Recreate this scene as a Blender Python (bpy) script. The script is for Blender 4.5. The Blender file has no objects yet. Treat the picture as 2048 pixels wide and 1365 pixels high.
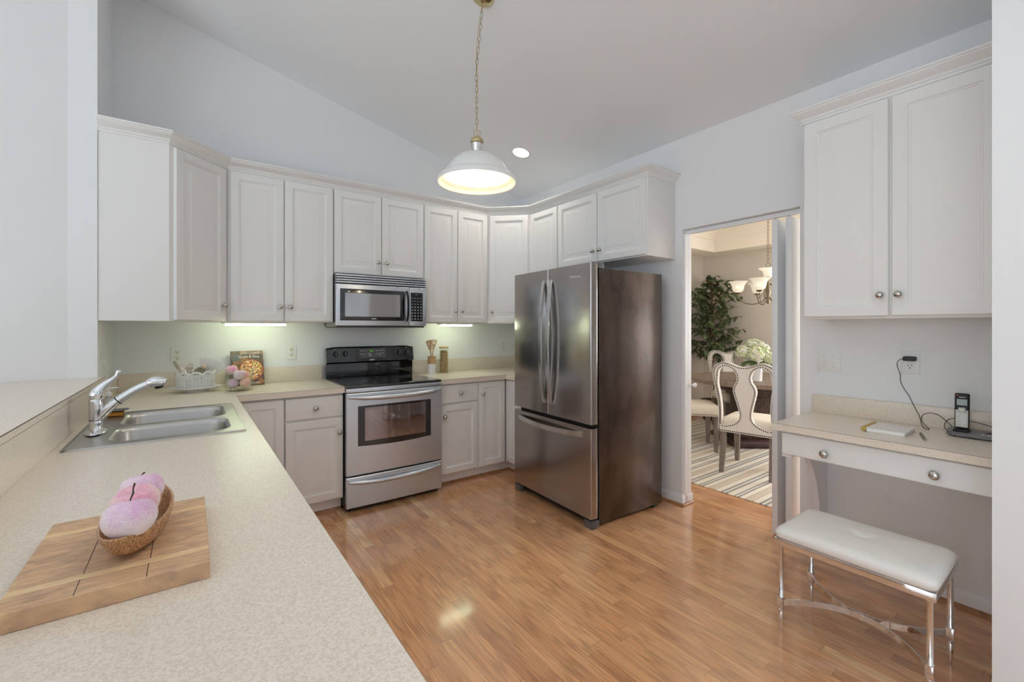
import bpy, bmesh, math, random
from mathutils import Vector, Matrix
S = bpy.context.scene
C = bpy.data.collections.new('kitchen'); S.collection.children.link(C)
PI = math.pi
def lin(c):
    r = []
    for v in c[:3]:
        v = v/255.0
        r.append(v/12.92 if v <= .04045 else ((v+.055)/1.055)**2.4)
    return (r[0], r[1], r[2], 1.0)

# ------------------------------------------------------------------ camera
F_PX, YAW, HORIZON, EYE = 878.98, .6312, 655.67, 1.3478
cam = bpy.data.cameras.new('camera'); cam.sensor_width = 36; cam.lens = F_PX/2048*36
cam.shift_y = (HORIZON-682.5)/2048; cam.clip_start = .02
co = bpy.data.objects.new('camera', cam); C.objects.link(co)
co.location = (0, 0, EYE); co.rotation_euler = (PI/2, 0, -YAW); S.camera = co
# ------------------------------------------------------------------ view + world
S.view_settings.view_transform = 'Standard'; S.view_settings.look = 'None'
S.view_settings.gamma = 1; S.view_settings.use_curve_mapping = False
S.view_settings.exposure = -0.17
W = bpy.data.worlds.new('World'); S.world = W; W.use_nodes = True
bg = W.node_tree.nodes['Background']; bg.inputs[0].default_value = (.86, .93, 1, 1); bg.inputs[1].default_value = .6
S.cycles.max_bounces = 10; S.cycles.diffuse_bounces = 6; S.cycles.glossy_bounces = 6
S.cycles.transmission_bounces = 8; S.cycles.transparent_max_bounces = 8
S.cycles.sample_clamp_indirect = 10; S.cycles.caustics_reflective = False; S.cycles.caustics_refractive = False
S.cycles.use_denoising = True
# ------------------------------------------------------------------ daylight lamps outside the added, unseen windows
def area(name, loc, rot, sx, sy, power, col, spread=180):
    l = bpy.data.lights.new(name, 'AREA'); l.shape = 'RECTANGLE'; l.size = sx; l.size_y = sy
    l.energy = power; l.color = col; l.spread = math.radians(spread)
    o = bpy.data.objects.new(name, l); C.objects.link(o); o.location = loc; o.rotation_euler = rot
    return o
DAY = (.80, .90, 1.0)
for wx in (-3.25, -.55, 1.9):
    area('daylight', (wx, -3.74, 1.45), (PI/2, 0, 0), 2.1, 2.6, 3, DAY)
for wy, ww in ((-2.3, 2.1), (.05, 1.9)):
    area('daylight', (-4.74, wy, 1.5), (PI/2, 0, -PI/2), ww, 2.6, 30*ww, DAY)
area('daylight', (6.62, 1.05, 1.45), (PI/2, 0, PI/2), 1.2, 1.5, 125, (.97, .98, 1))  # lamp for the added, unseen opening in the dining room
sl = bpy.data.lights.new('sun', 'SUN'); sl.energy = 15; sl.angle = math.radians(1.5); sl.color = (.97, .985, 1)
sun = bpy.data.objects.new('sun', sl); C.objects.link(sun)
sun.rotation_euler = Vector((.58, .15, -.80)).to_track_quat('-Z', 'Y').to_euler()

# ------------------------------------------------------------------ materials
MATS = {}
def nodes(m):
    return m.node_tree.nodes, m.node_tree.links
def pm(name, col, rough=.5, metal=0.0, coat=0.0, emit=None, es=0.0, trans=0.0, ior=1.45, alpha=1.0, spec=None, noise=None, bump=None, coatr=.1):
    m = bpy.data.materials.new(name); m.use_nodes = True
    N, L = nodes(m); b = N['Principled BSDF']
    b.inputs['Base Color'].default_value = lin(col); b.inputs['Roughness'].default_value = rough
    b.inputs['Metallic'].default_value = metal; b.inputs['Coat Weight'].default_value = coat
    b.inputs['Coat Roughness'].default_value = coatr
    b.inputs['Transmission Weight'].default_value = trans; b.inputs['IOR'].default_value = ior
    if spec is not None: b.inputs['Specular IOR Level'].default_value = spec
    if emit: b.inputs['Emission Color'].default_value = lin(emit); b.inputs['Emission Strength'].default_value = es
    tc = N.new('ShaderNodeTexCoord')
    if noise:   # (scale, second colour, detail, stretch)
        sc, c2, lo, hi, st = noise
        mp = N.new('ShaderNodeMapping'); L.new(tc.outputs['Object'], mp.inputs[0]); mp.inputs['Scale'].default_value = st
        t = N.new('ShaderNodeTexNoise'); t.inputs['Scale'].default_value = sc; t.inputs['Detail'].default_value = 5
        L.new(mp.outputs[0], t.inputs[0])
        r = N.new('ShaderNodeMapRange'); r.inputs[1].default_value = lo; r.inputs[2].default_value = hi
        L.new(t.outputs[0], r.inputs[0])
        x = N.new('ShaderNodeMix'); x.data_type = 'RGBA'; x.inputs[6].default_value = lin(col); x.inputs[7].default_value = lin(c2)
        L.new(r.outputs[0], x.inputs[0]); L.new(x.outputs[2], b.inputs['Base Color'])
    if bump:    # (scale, strength, distance, stretch)
        sc, stg, dist, st = bump
        mp = N.new('ShaderNodeMapping'); L.new(tc.outputs['Object'], mp.inputs[0]); mp.inputs['Scale'].default_value = st
        t = N.new('ShaderNodeTexNoise'); t.inputs['Scale'].default_value = sc; t.inputs['Detail'].default_value = 3
        L.new(mp.outputs[0], t.inputs[0])
        bp = N.new('ShaderNodeBump'); bp.inputs['Strength'].default_value = stg; bp.inputs['Distance'].default_value = dist
        L.new(t.outputs[0], bp.inputs['Height']); L.new(bp.outputs[0], b.inputs['Normal'])
    MATS[name] = m
    return m
one = (1, 1, 1)
WALL = pm('wall_paint', (239, 240, 241), .7, bump=(90, .06, .002, one))
CEIL = pm('ceiling_paint', (243, 245, 247), .8)
DWALL = pm('dining_wall_paint', (226, 220, 212), .7)
DCEIL = pm('dining_ceiling_paint', (244, 238, 226), .8)
TRIM = pm('trim_paint', (241, 242, 244), .35)
CAB = pm('cabinet_paint', (238, 237, 235), .38)
CABD = pm('toe_kick_paint', (240, 240, 240), .5)
STEEL = pm('brushed_steel', (214, 219, 226), .33, 1, bump=(60, .05, .001, (1, 1, 40)))
SINKM = pm('sink_steel', (188, 186, 182), .3, 1, bump=(50, .05, .001, (1, 30, 1)))
DSTEEL = pm('dark_steel', (172, 166, 163), .2, 1, bump=(60, .04, .001, (1, 1, 40)))
FSIDE = pm('fridge_side_paint', (92, 78, 70), .2, .5, coat=.4, noise=(7, (64, 48, 42), .38, .66, (1, 1, .5)), bump=(300, .5, .002, one))
HSTEEL = pm('handle_steel', (214, 212, 210), .22, 1)
NICK = pm('satin_nickel', (200, 196, 190), .2, 1)
CHROME = pm('chrome', (232, 233, 236), .05, 1)
BLACK = pm('black_plastic', (20, 20, 22), .35)
BGLOSS = pm('black_gloss_enamel', (14, 14, 16), .07, 0, coat=1)
BGLASS = pm('black_glass', (26, 26, 30), .04, .0, coat=1)
MGLASS = pm('oven_door_glass', (150, 140, 142), .05, .95, coat=1)
MWGLASS = pm('microwave_door_glass', (178, 176, 177), .07, .9, coat=.8)
GREYP = pm('grey_plastic', (96, 96, 98), .4)
WHITEP = pm('white_plastic', (238, 238, 236), .3)
IVORY = pm('outlet_ivory', (232, 230, 214), .35)
SLOT = pm('slot_dark', (40, 38, 36), .6)
WICKER = pm('white_wicker', (236, 236, 234), .5)
CERAM = pm('white_ceramic', (240, 240, 240), .15)
BRASS = pm('pale_brass', (214, 196, 150), .18, 1)
CHAINM = pm('aged_chain_brass', (178, 160, 128), .3, 1)
SHADE = pm('lamp_enamel', (226, 226, 224), .35)
SHADEIN = pm('lamp_inner_enamel', (244, 238, 222), .5)
BULB = pm('lit_bulb', (255, 250, 238), .5, emit=(255, 236, 205), es=40)
CANB = pm('lit_recessed_lamp', (255, 250, 238), .5, emit=(255, 240, 215), es=40)
BULB2 = pm('lit_chandelier_bulb', (255, 250, 240), .5, emit=(255, 244, 226), es=30)
TUBEL = pm('lit_tube', (255, 255, 240), .5, emit=(234, 250, 210), es=42)
LED = pm('green_led', (20, 40, 10), .5, emit=(130, 230, 60), es=1.3)
BLED = pm('blue_led', (20, 40, 40), .5, emit=(130, 190, 210), es=.5)
MARK = pm('white_marking', (225, 225, 225), .5)
LOGOM = pm('silver_logo', (225, 225, 228), .3, .3)
SEAM = pm('laminate_seam', (92, 74, 60), .6)
LEATH = pm('white_leather', (238, 236, 232), .42, bump=(120, .08, .001, one))
LINEN = pm('cream_linen', (236, 228, 214), .9, noise=(220, (220, 210, 196), .4, .6, one))
GLINEN = pm('pale_grey_linen', (236, 232, 226), .9, noise=(220, (220, 215, 208), .4, .6, one))
NAIL = pm('bronze_nailhead', (70, 56, 48), .4, .5)
GWOOD = pm('weathered_wood', (150, 132, 118), .55, noise=(14, (112, 96, 84), .35, .65, (1, 8, 1)))
LWOOD = pm('weathered_leg_wood', (142, 128, 118), .55, noise=(14, (108, 96, 88), .35, .65, (8, 8, 1)))
DWOOD = pm('dark_carved_wood', (84, 62, 46), .45, noise=(30, (46, 32, 24), .4, .6, one), bump=(60, .6, .01, one))
LEAFM = pm('ficus_leaf', (80, 94, 66), .45, noise=(9, (122, 134, 92), .45, .65, one))
BARK = pm('ficus_bark', (130, 98, 76), .8)
POTM = pm('brown_pot', (74, 58, 46), .5)
PETAL = pm('hydrangea_petal', (236, 236, 222), .7, noise=(14, (206, 218, 168), .45, .6, one))
HLEAF = pm('hydrangea_leaf', (84, 104, 62), .5)
BAMB = pm('bamboo_wood', (196, 158, 118), .5, noise=(16, (176, 136, 98), .4, .6, (1, 1, 6)))
PALEW = pm('beech_wood', (206, 174, 140), .55, noise=(16, (190, 156, 122), .4, .6, (1, 1, 6)))
OLIVE = pm('olive_wood', (190, 146, 104), .4)
STEMM = pm('brown_stem', (70, 48, 34), .6)
CORK = pm('grey_cord', (58, 56, 56), .5)
CORDB = pm('black_cord', (30, 28, 28), .5)
SOAPM = pm('clear_soap', (226, 226, 216), .15, trans=.5)
SPONGE = pm('orange_sponge', (226, 152, 60), .8)
SHOE = pm('oak_shoe_moulding', (176, 128, 88), .35, noise=(20, (150, 104, 68), .4, .6, one))
PAPER = pm('white_paper', (240, 240, 238), .7)
GOLD = pm('gold_binding', (196, 168, 92), .35, .7)
PEN = pm('olive_pen', (104, 100, 72), .3, .3)
PHONEB = pm('phone_silver_grey', (120, 120, 122), .3, .4)
PHONEK = pm('phone_keys_silver', (196, 194, 186), .35, .3)
SCREEN = pm('phone_screen', (150, 160, 164), .2)
REDM = pm('red_marking', (200, 60, 60), .5)
GLASS = pm('clear_glass', (250, 254, 250), .02, trans=1, ior=1.45)
CANDLE = pm('frosted_glass', (244, 240, 228), .4, trans=.15, emit=(255, 246, 228), es=.22)
NAPK = pm('white_napkin', (228, 226, 224), .8)
FLATW = pm('cutlery_steel', (232, 220, 204), .12, 1)
WGLASS = pm('window_glass', (240, 246, 250), .02, trans=1, ior=1.02)
def thin_glass(name, tint=(1, 1, 1), refl=.08):
    m = bpy.data.materials.new(name); m.use_nodes = True; N, L = nodes(m); N.remove(N['Principled BSDF'])
    t = N.new('ShaderNodeBsdfTransparent'); t.inputs[0].default_value = (*tint, 1); g = N.new('ShaderNodeBsdfGlossy'); g.inputs['Roughness'].default_value = .02
    lw = N.new('ShaderNodeLayerWeight'); lw.inputs[0].default_value = .5; pw = N.new('ShaderNodeMath'); pw.operation = 'POWER'; pw.inputs[1].default_value = 3.5; L.new(lw.outputs['Facing'], pw.inputs[0]); f = N.new('ShaderNodeMath'); f.operation = 'MULTIPLY_ADD'; f.inputs[1].default_value = .55; f.inputs[2].default_value = .03; L.new(pw.outputs[0], f.inputs[0]); x = N.new('ShaderNodeMixShader'); L.new(f.outputs[0], x.inputs[0]); L.new(t.outputs[0], x.inputs[1]); L.new(g.outputs[0], x.inputs[2])
    L.new(x.outputs[0], N['Material Output'].inputs[0]); return m
WGLASS = thin_glass('window_pane_glass'); GLASS = thin_glass('clear_thin_glass', (.97, .99, .96))
ORANGE = pm('sparkle', (200, 200, 200), .5)

def speckle(name, base, c2, c3, rough=.28):
    m = bpy.data.materials.new(name); m.use_nodes = True; N, L = nodes(m); b = N['Principled BSDF']
    g = N.new('ShaderNodeNewGeometry')
    n1 = N.new('ShaderNodeTexNoise'); n1.inputs['Scale'].default_value = 190; n1.inputs['Detail'].default_value = 4
    n2 = N.new('ShaderNodeTexNoise'); n2.inputs['Scale'].default_value = 420; n2.inputs['Detail'].default_value = 2
    n3 = N.new('ShaderNodeTexVoronoi'); n3.inputs['Scale'].default_value = 85
    for n in (n1, n2, n3): L.new(g.outputs['Position'], n.inputs['Vector'])
    r1 = N.new('ShaderNodeMapRange'); r1.inputs[1].default_value = .42; r1.inputs[2].default_value = .6; L.new(n1.outputs[0], r1.inputs[0])
    r2 = N.new('ShaderNodeMapRange'); r2.inputs[1].default_value = .54; r2.inputs[2].default_value = .66; L.new(n2.outputs[0], r2.inputs[0])
    x1 = N.new('ShaderNodeMix'); x1.data_type = 'RGBA'; x1.inputs[6].default_value = lin(base); x1.inputs[7].default_value = lin(c2)
    x2 = N.new('ShaderNodeMix'); x2.data_type = 'RGBA'; x2.inputs[7].default_value = lin(c3)
    L.new(r1.outputs[0], x1.inputs[0]); L.new(x1.outputs[2], x2.inputs[6]); L.new(r2.outputs[0], x2.inputs[0])
    # a few dark flecks
    r3 = N.new('ShaderNodeMapRange'); r3.inputs[1].default_value = .12; r3.inputs[2].default_value = .05; L.new(n3.outputs['Distance'], r3.inputs[0])
    wn = N.new('ShaderNodeTexWhiteNoise'); L.new(n3.outputs['Position'], wn.inputs['Vector'])
    gt = N.new('ShaderNodeMath'); gt.operation = 'GREATER_THAN'; gt.inputs[1].default_value = .965; L.new(wn.outputs[0], gt.inputs[0])
    mu = N.new('ShaderNodeMath'); mu.operation = 'MULTIPLY'; L.new(gt.outputs[0], mu.inputs[0]); L.new(r3.outputs[0], mu.inputs[1])
    x3 = N.new('ShaderNodeMix'); x3.data_type = 'RGBA'; x3.inputs[7].default_value = lin((120, 104, 92))
    L.new(mu.outputs[0], x3.inputs[0]); L.new(x2.outputs[2], x3.inputs[6]); L.new(x3.outputs[2], b.inputs['Base Color'])
    b.inputs['Roughness'].default_value = rough; b.inputs['Specular IOR Level'].default_value = .55
    return m
LAM = speckle('speckled_laminate', (236, 225, 210), (221, 208, 191), (244, 237, 228))

def oak():
    m = bpy.data.materials.new('oak_strip_floor'); m.use_nodes = True; N, L = nodes(m); b = N['Principled BSDF']
    def M(op, a, bb=None, c=None):
        n = N.new('ShaderNodeMath'); n.operation = op
        for i, v in enumerate((a, bb, c)):
            if v is None: continue
            if hasattr(v, 'links'): L.new(v, n.inputs[i])
            else: n.inputs[i].default_value = v
        return n.outputs[0]
    g = N.new('ShaderNodeNewGeometry'); sp = N.new('ShaderNodeSeparateXYZ'); L.new(g.outputs['Position'], sp.inputs[0])
    x, y = sp.outputs[0], sp.outputs[1]
    xr = M('DIVIDE', x, .0572); row = M('FLOOR', xr); fx = M('FRACT', xr)
    w1 = N.new('ShaderNodeTexWhiteNoise'); w1.noise_dimensions = '1D'; L.new(row, w1.inputs['W'])
    w1b = N.new('ShaderNodeTexWhiteNoise'); w1b.noise_dimensions = '1D'; L.new(M('ADD', row, 77.3), w1b.inputs['W'])
    ln = M('MULTIPLY_ADD', w1b.outputs[0], .8, .75)
    yr = M('ADD', M('DIVIDE', y, ln), M('MULTIPLY', w1.outputs[0], 9.7)); col = M('FLOOR', yr); fy = M('FRACT', yr)
    cb = N.new('ShaderNodeCombineXYZ'); L.new(row, cb.inputs[0]); L.new(col, cb.inputs[1])
    w2 = N.new('ShaderNodeTexWhiteNoise'); w2.noise_dimensions = '3D'; L.new(cb.outputs[0], w2.inputs['Vector'])
    cr = N.new('ShaderNodeValToRGB'); L.new(w2.outputs[0], cr.inputs[0])
    e = cr.color_ramp.elements
    e[0].position = 0; e[0].color = lin((206, 148, 106)); e[1].position = 1; e[1].color = lin((248, 208, 158))
    for p, c in ((.12, (220, 162, 116)), (.45, (226, 168, 120)), (.72, (232, 174, 126)), (.93, (238, 184, 134))):
        k = e.new(p); k.color = lin(c)
    # grain: stretched noise, shifted per board, plus cathedral rings
    off = N.new('ShaderNodeVectorMath'); off.operation = 'MULTIPLY_ADD'; L.new(w2.outputs['Color'], off.inputs[0])
    off.inputs[1].default_value = (9, 9, 9); L.new(g.outputs['Position'], off.inputs[2])
    mp = N.new('ShaderNodeMapping'); L.new(off.outputs[0], mp.inputs[0]); mp.inputs['Scale'].default_value = (95, 2.0, 1)
    n1 = N.new('ShaderNodeTexNoise'); n1.inputs['Scale'].default_value = 2.2; n1.inputs['Detail'].default_value = 6; n1.inputs['Roughness'].default_value = .62; L.new(mp.outputs[0], n1.inputs[0])
    mp2 = N.new('ShaderNodeMapping'); L.new(off.outputs[0], mp2.inputs[0]); mp2.inputs['Scale'].default_value = (16, .7, 1)
    wv = N.new('ShaderNodeTexWave'); wv.wave_type = 'RINGS'; wv.inputs['Scale'].default_value = 2.2; wv.inputs['Distortion'].default_value = 5
    wv.inputs['Detail'].default_value = 3; wv.inputs['Detail Scale'].default_value = 1.4; L.new(mp2.outputs[0], wv.inputs[0])
    ra = N.new('ShaderNodeMapRange'); ra.inputs[1].default_value = .38; ra.inputs[2].default_value = .66; ra.inputs[3].default_value = 1.06; ra.inputs[4].default_value = .72; L.new(n1.outputs[0], ra.inputs[0])
    rb = N.new('ShaderNodeMapRange'); rb.inputs[1].default_value = 0; rb.inputs[2].default_value = .35; rb.inputs[3].default_value = .82; rb.inputs[4].default_value = 1.0; L.new(wv.outputs[0], rb.inputs[0])
    gr = M('MULTIPLY', ra.outputs[0], rb.outputs[0])
    # joints
    ex = M('MINIMUM', fx, M('SUBTRACT', 1.0, fx)); ey = M('MULTIPLY', M('MINIMUM', fy, M('SUBTRACT', 1.0, fy)), 12.0)
    ed = M('MINIMUM', ex, ey)
    rc = N.new('ShaderNodeMapRange'); rc.inputs[1].default_value = 0; rc.inputs[2].default_value = .025; rc.inputs[3].default_value = .62; rc.inputs[4].default_value = 1.0; L.new(ed, rc.inputs[0])
    al = M('MULTIPLY', gr, rc.outputs[0])
    vm = N.new('ShaderNodeVectorMath'); vm.operation = 'SCALE'; L.new(cr.outputs[0], vm.inputs[0]); L.new(al, vm.inputs['Scale'])
    L.new(vm.outputs[0], b.inputs['Base Color'])
    b.inputs['Roughness'].default_value = .22; b.inputs['Coat Weight'].default_value = .7; b.inputs['Coat Roughness'].default_value = .11
    bp = N.new('ShaderNodeBump'); bp.inputs['Strength'].default_value = .12; bp.inputs['Distance'].default_value = .001
    L.new(al, bp.inputs['Height']); L.new(bp.outputs[0], b.inputs['Normal'])
    return m
OAK = oak()

def rug_mat():
    m = bpy.data.materials.new('striped_rug_weave'); m.use_nodes = True; N, L = nodes(m); b = N['Principled BSDF']
    g = N.new('ShaderNodeNewGeometry'); sp = N.new('ShaderNodeSeparateXYZ'); L.new(g.outputs['Position'], sp.inputs[0])
    d = N.new('ShaderNodeMath'); d.operation = 'MULTIPLY'; d.inputs[1].default_value = 1/.30; L.new(sp.outputs[1], d.inputs[0])
    fr = N.new('ShaderNodeMath'); fr.operation = 'FRACT'; L.new(d.outputs[0], fr.inputs[0])
    cr = N.new('ShaderNodeValToRGB'); cr.color_ramp.interpolation = 'CONSTANT'; L.new(fr.outputs[0], cr.inputs[0])
    cream, grey, tan = (238, 230, 216), (158, 158, 154), (186, 166, 142)
    e = cr.color_ramp.elements; e[0].position = 0; e[0].color = lin(cream); e[1].position = .12; e[1].color = lin(grey)
    for p, c in ((.19, cream), (.24, grey), (.31, cream), (.46, tan), (.49, cream), (.52, tan), (.55, cream), (.58, tan), (.61, cream), (.64, tan), (.67, cream), (.80, grey), (.86, cream), (.9, grey), (.95, cream)):
        k = e.new(p); k.color = lin(c)
    L.new(cr.outputs[0], b.inputs['Base Color']); b.inputs['Roughness'].default_value = .95
    return m
RUG = rug_mat()

def fruit_mat(name, pale, pink, magenta, thr=.5):
    m = bpy.data.materials.new(name); m.use_nodes = True; N, L = nodes(m); b = N['Principled BSDF']
    tc = N.new('ShaderNodeTexCoord'); sp = N.new('ShaderNodeSeparateXYZ'); L.new(tc.outputs['Object'], sp.inputs[0])
    n1 = N.new('ShaderNodeTexNoise'); n1.inputs['Scale'].default_value = 13; n1.inputs['Detail'].default_value = 3; L.new(tc.outputs['Object'], n1.inputs[0])
    n2 = N.new('ShaderNodeTexNoise'); n2.inputs['Scale'].default_value = 420; n2.inputs['Detail'].default_value = 2; L.new(tc.outputs['Object'], n2.inputs[0])
    a = N.new('ShaderNodeMath'); a.operation = 'MULTIPLY_ADD'; L.new(sp.outputs[2], a.inputs[0]); a.inputs[1].default_value = 7.0; L.new(n1.outputs[0], a.inputs[2])
    c = N.new('ShaderNodeMath'); c.operation = 'MULTIPLY_ADD'; L.new(n2.outputs[0], c.inputs[0]); c.inputs[1].default_value = .6; L.new(a.outputs[0], c.inputs[2])
    cr = N.new('ShaderNodeValToRGB'); r = N.new('ShaderNodeMapRange'); r.inputs[1].default_value = thr+.25; r.inputs[2].default_value = thr+.85
    L.new(c.outputs[0], r.inputs[0]); L.new(r.outputs[0], cr.inputs[0])
    e = cr.color_ramp.elements; e[0].position = 0; e[0].color = lin(pale); e[1].position = 1; e[1].color = lin(pink)
    k = e.new(.5); k.color = lin(magenta)
    L.new(cr.outputs[0], b.inputs['Base Color']); b.inputs['Roughness'].default_value = .75
    return m
FR1 = fruit_mat('frosted_lilac_fruit', (240, 226, 228), (224, 130, 168), (222, 176, 212), .52)
FR2 = fruit_mat('frosted_rose_fruit', (246, 226, 218), (222, 92, 128), (232, 150, 184), .52)
FR3 = fruit_mat('frosted_peach_fruit', (240, 224, 190), (222, 84, 120), (236, 160, 170), .52)

def board_mat():
    m = bpy.data.materials.new('mango_wood_board'); m.use_nodes = True; N, L = nodes(m); b = N['Principled BSDF']
    g = N.new('ShaderNodeNewGeometry'); mp = N.new('ShaderNodeMapping'); L.new(g.outputs['Position'], mp.inputs[0]); mp.inputs['Scale'].default_value = (8, 26, 10)
    n = N.new('ShaderNodeTexNoise'); n.inputs['Scale'].default_value = 2.4; n.inputs['Detail'].default_value = 6; n.inputs['Distortion'].default_value = 1.2; L.new(mp.outputs[0], n.inputs[0])
    cr = N.new('ShaderNodeValToRGB'); L.new(n.outputs[0], cr.inputs[0]); e = cr.color_ramp.elements
    e[0].position = .3; e[0].color = lin((186, 152, 124)); e[1].position = .7; e[1].color = lin((230, 194, 150)); k = e.new(.5); k.color = lin((212, 174, 138))
    L.new(cr.outputs[0], b.inputs['Base Color']); b.inputs['Roughness'].default_value = .6
    return m
BOARD = board_mat()
STRIP = pm('pale_inlay_wood', (240, 212, 168), .6, noise=(30, (230, 198, 150), .4, .6, (1, 4, 1)))
def olive():
    N, L = nodes(OLIVE); b = N['Principled BSDF']; tc = N.new('ShaderNodeTexCoord')
    wv = N.new('ShaderNodeTexWave'); wv.inputs['Scale'].default_value = 60; wv.inputs['Distortion'].default_value = 14; wv.inputs['Detail'].default_value = 3
    wv.inputs['Detail Scale'].default_value = 1.2; L.new(tc.outputs['Object'], wv.inputs[0])
    cr = N.new('ShaderNodeValToRGB'); L.new(wv.outputs[0], cr.inputs[0]); e = cr.color_ramp.elements
    e[0].color = lin((132, 92, 62)); e[1].color = lin((208, 164, 118)); k = e.new(.35); k.color = lin((184, 138, 98))
    L.new(cr.outputs[0], b.inputs['Base Color'])
olive()
def cover_mat():
    m = bpy.data.materials.new('cookbook_cover_print'); m.use_nodes = True; N, L = nodes(m); b = N['Principled BSDF']
    tc = N.new('ShaderNodeTexCoord'); v = N.new('ShaderNodeTexVoronoi'); v.inputs['Scale'].default_value = 150; L.new(tc.outputs['Object'], v.inputs[0])
    sp = N.new('ShaderNodeSeparateColor'); L.new(v.outputs['Color'], sp.inputs[0])
    cr = N.new('ShaderNodeValToRGB'); cr.color_ramp.interpolation = 'CONSTANT'; L.new(sp.outputs[0], cr.inputs[0]); e = cr.color_ramp.elements
    e[0].color = lin((172, 78, 44)); e[1].position = .15; e[1].color = lin((226, 178, 90))
    for p, c in ((.3, (200, 104, 60)), (.42, (238, 214, 170)), (.55, (96, 50, 58)), (.66, (120, 160, 60)), (.76, (222, 130, 80)), (.88, (240, 226, 200))):
        k = e.new(p); k.color = lin(c)
    L.new(cr.outputs[0], b.inputs['Base Color']); b.inputs['Roughness'].default_value = .35
    return m
FOOD = cover_mat()
COVER = pm('cookbook_dark_cover', (78, 62, 54), .35, noise=(26, (150, 104, 66), .45, .62, one))
BOWLR = pm('cookbook_copper_bowl', (176, 86, 56), .35)
GRAN = pm('dry_granola', (196, 160, 112), .8, noise=(180, (120, 84, 54), .45, .6, one))
PADM = pm('notepad_cover', (236, 234, 230), .6, noise=(60, (206, 182, 160), .62, .7, one))

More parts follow.
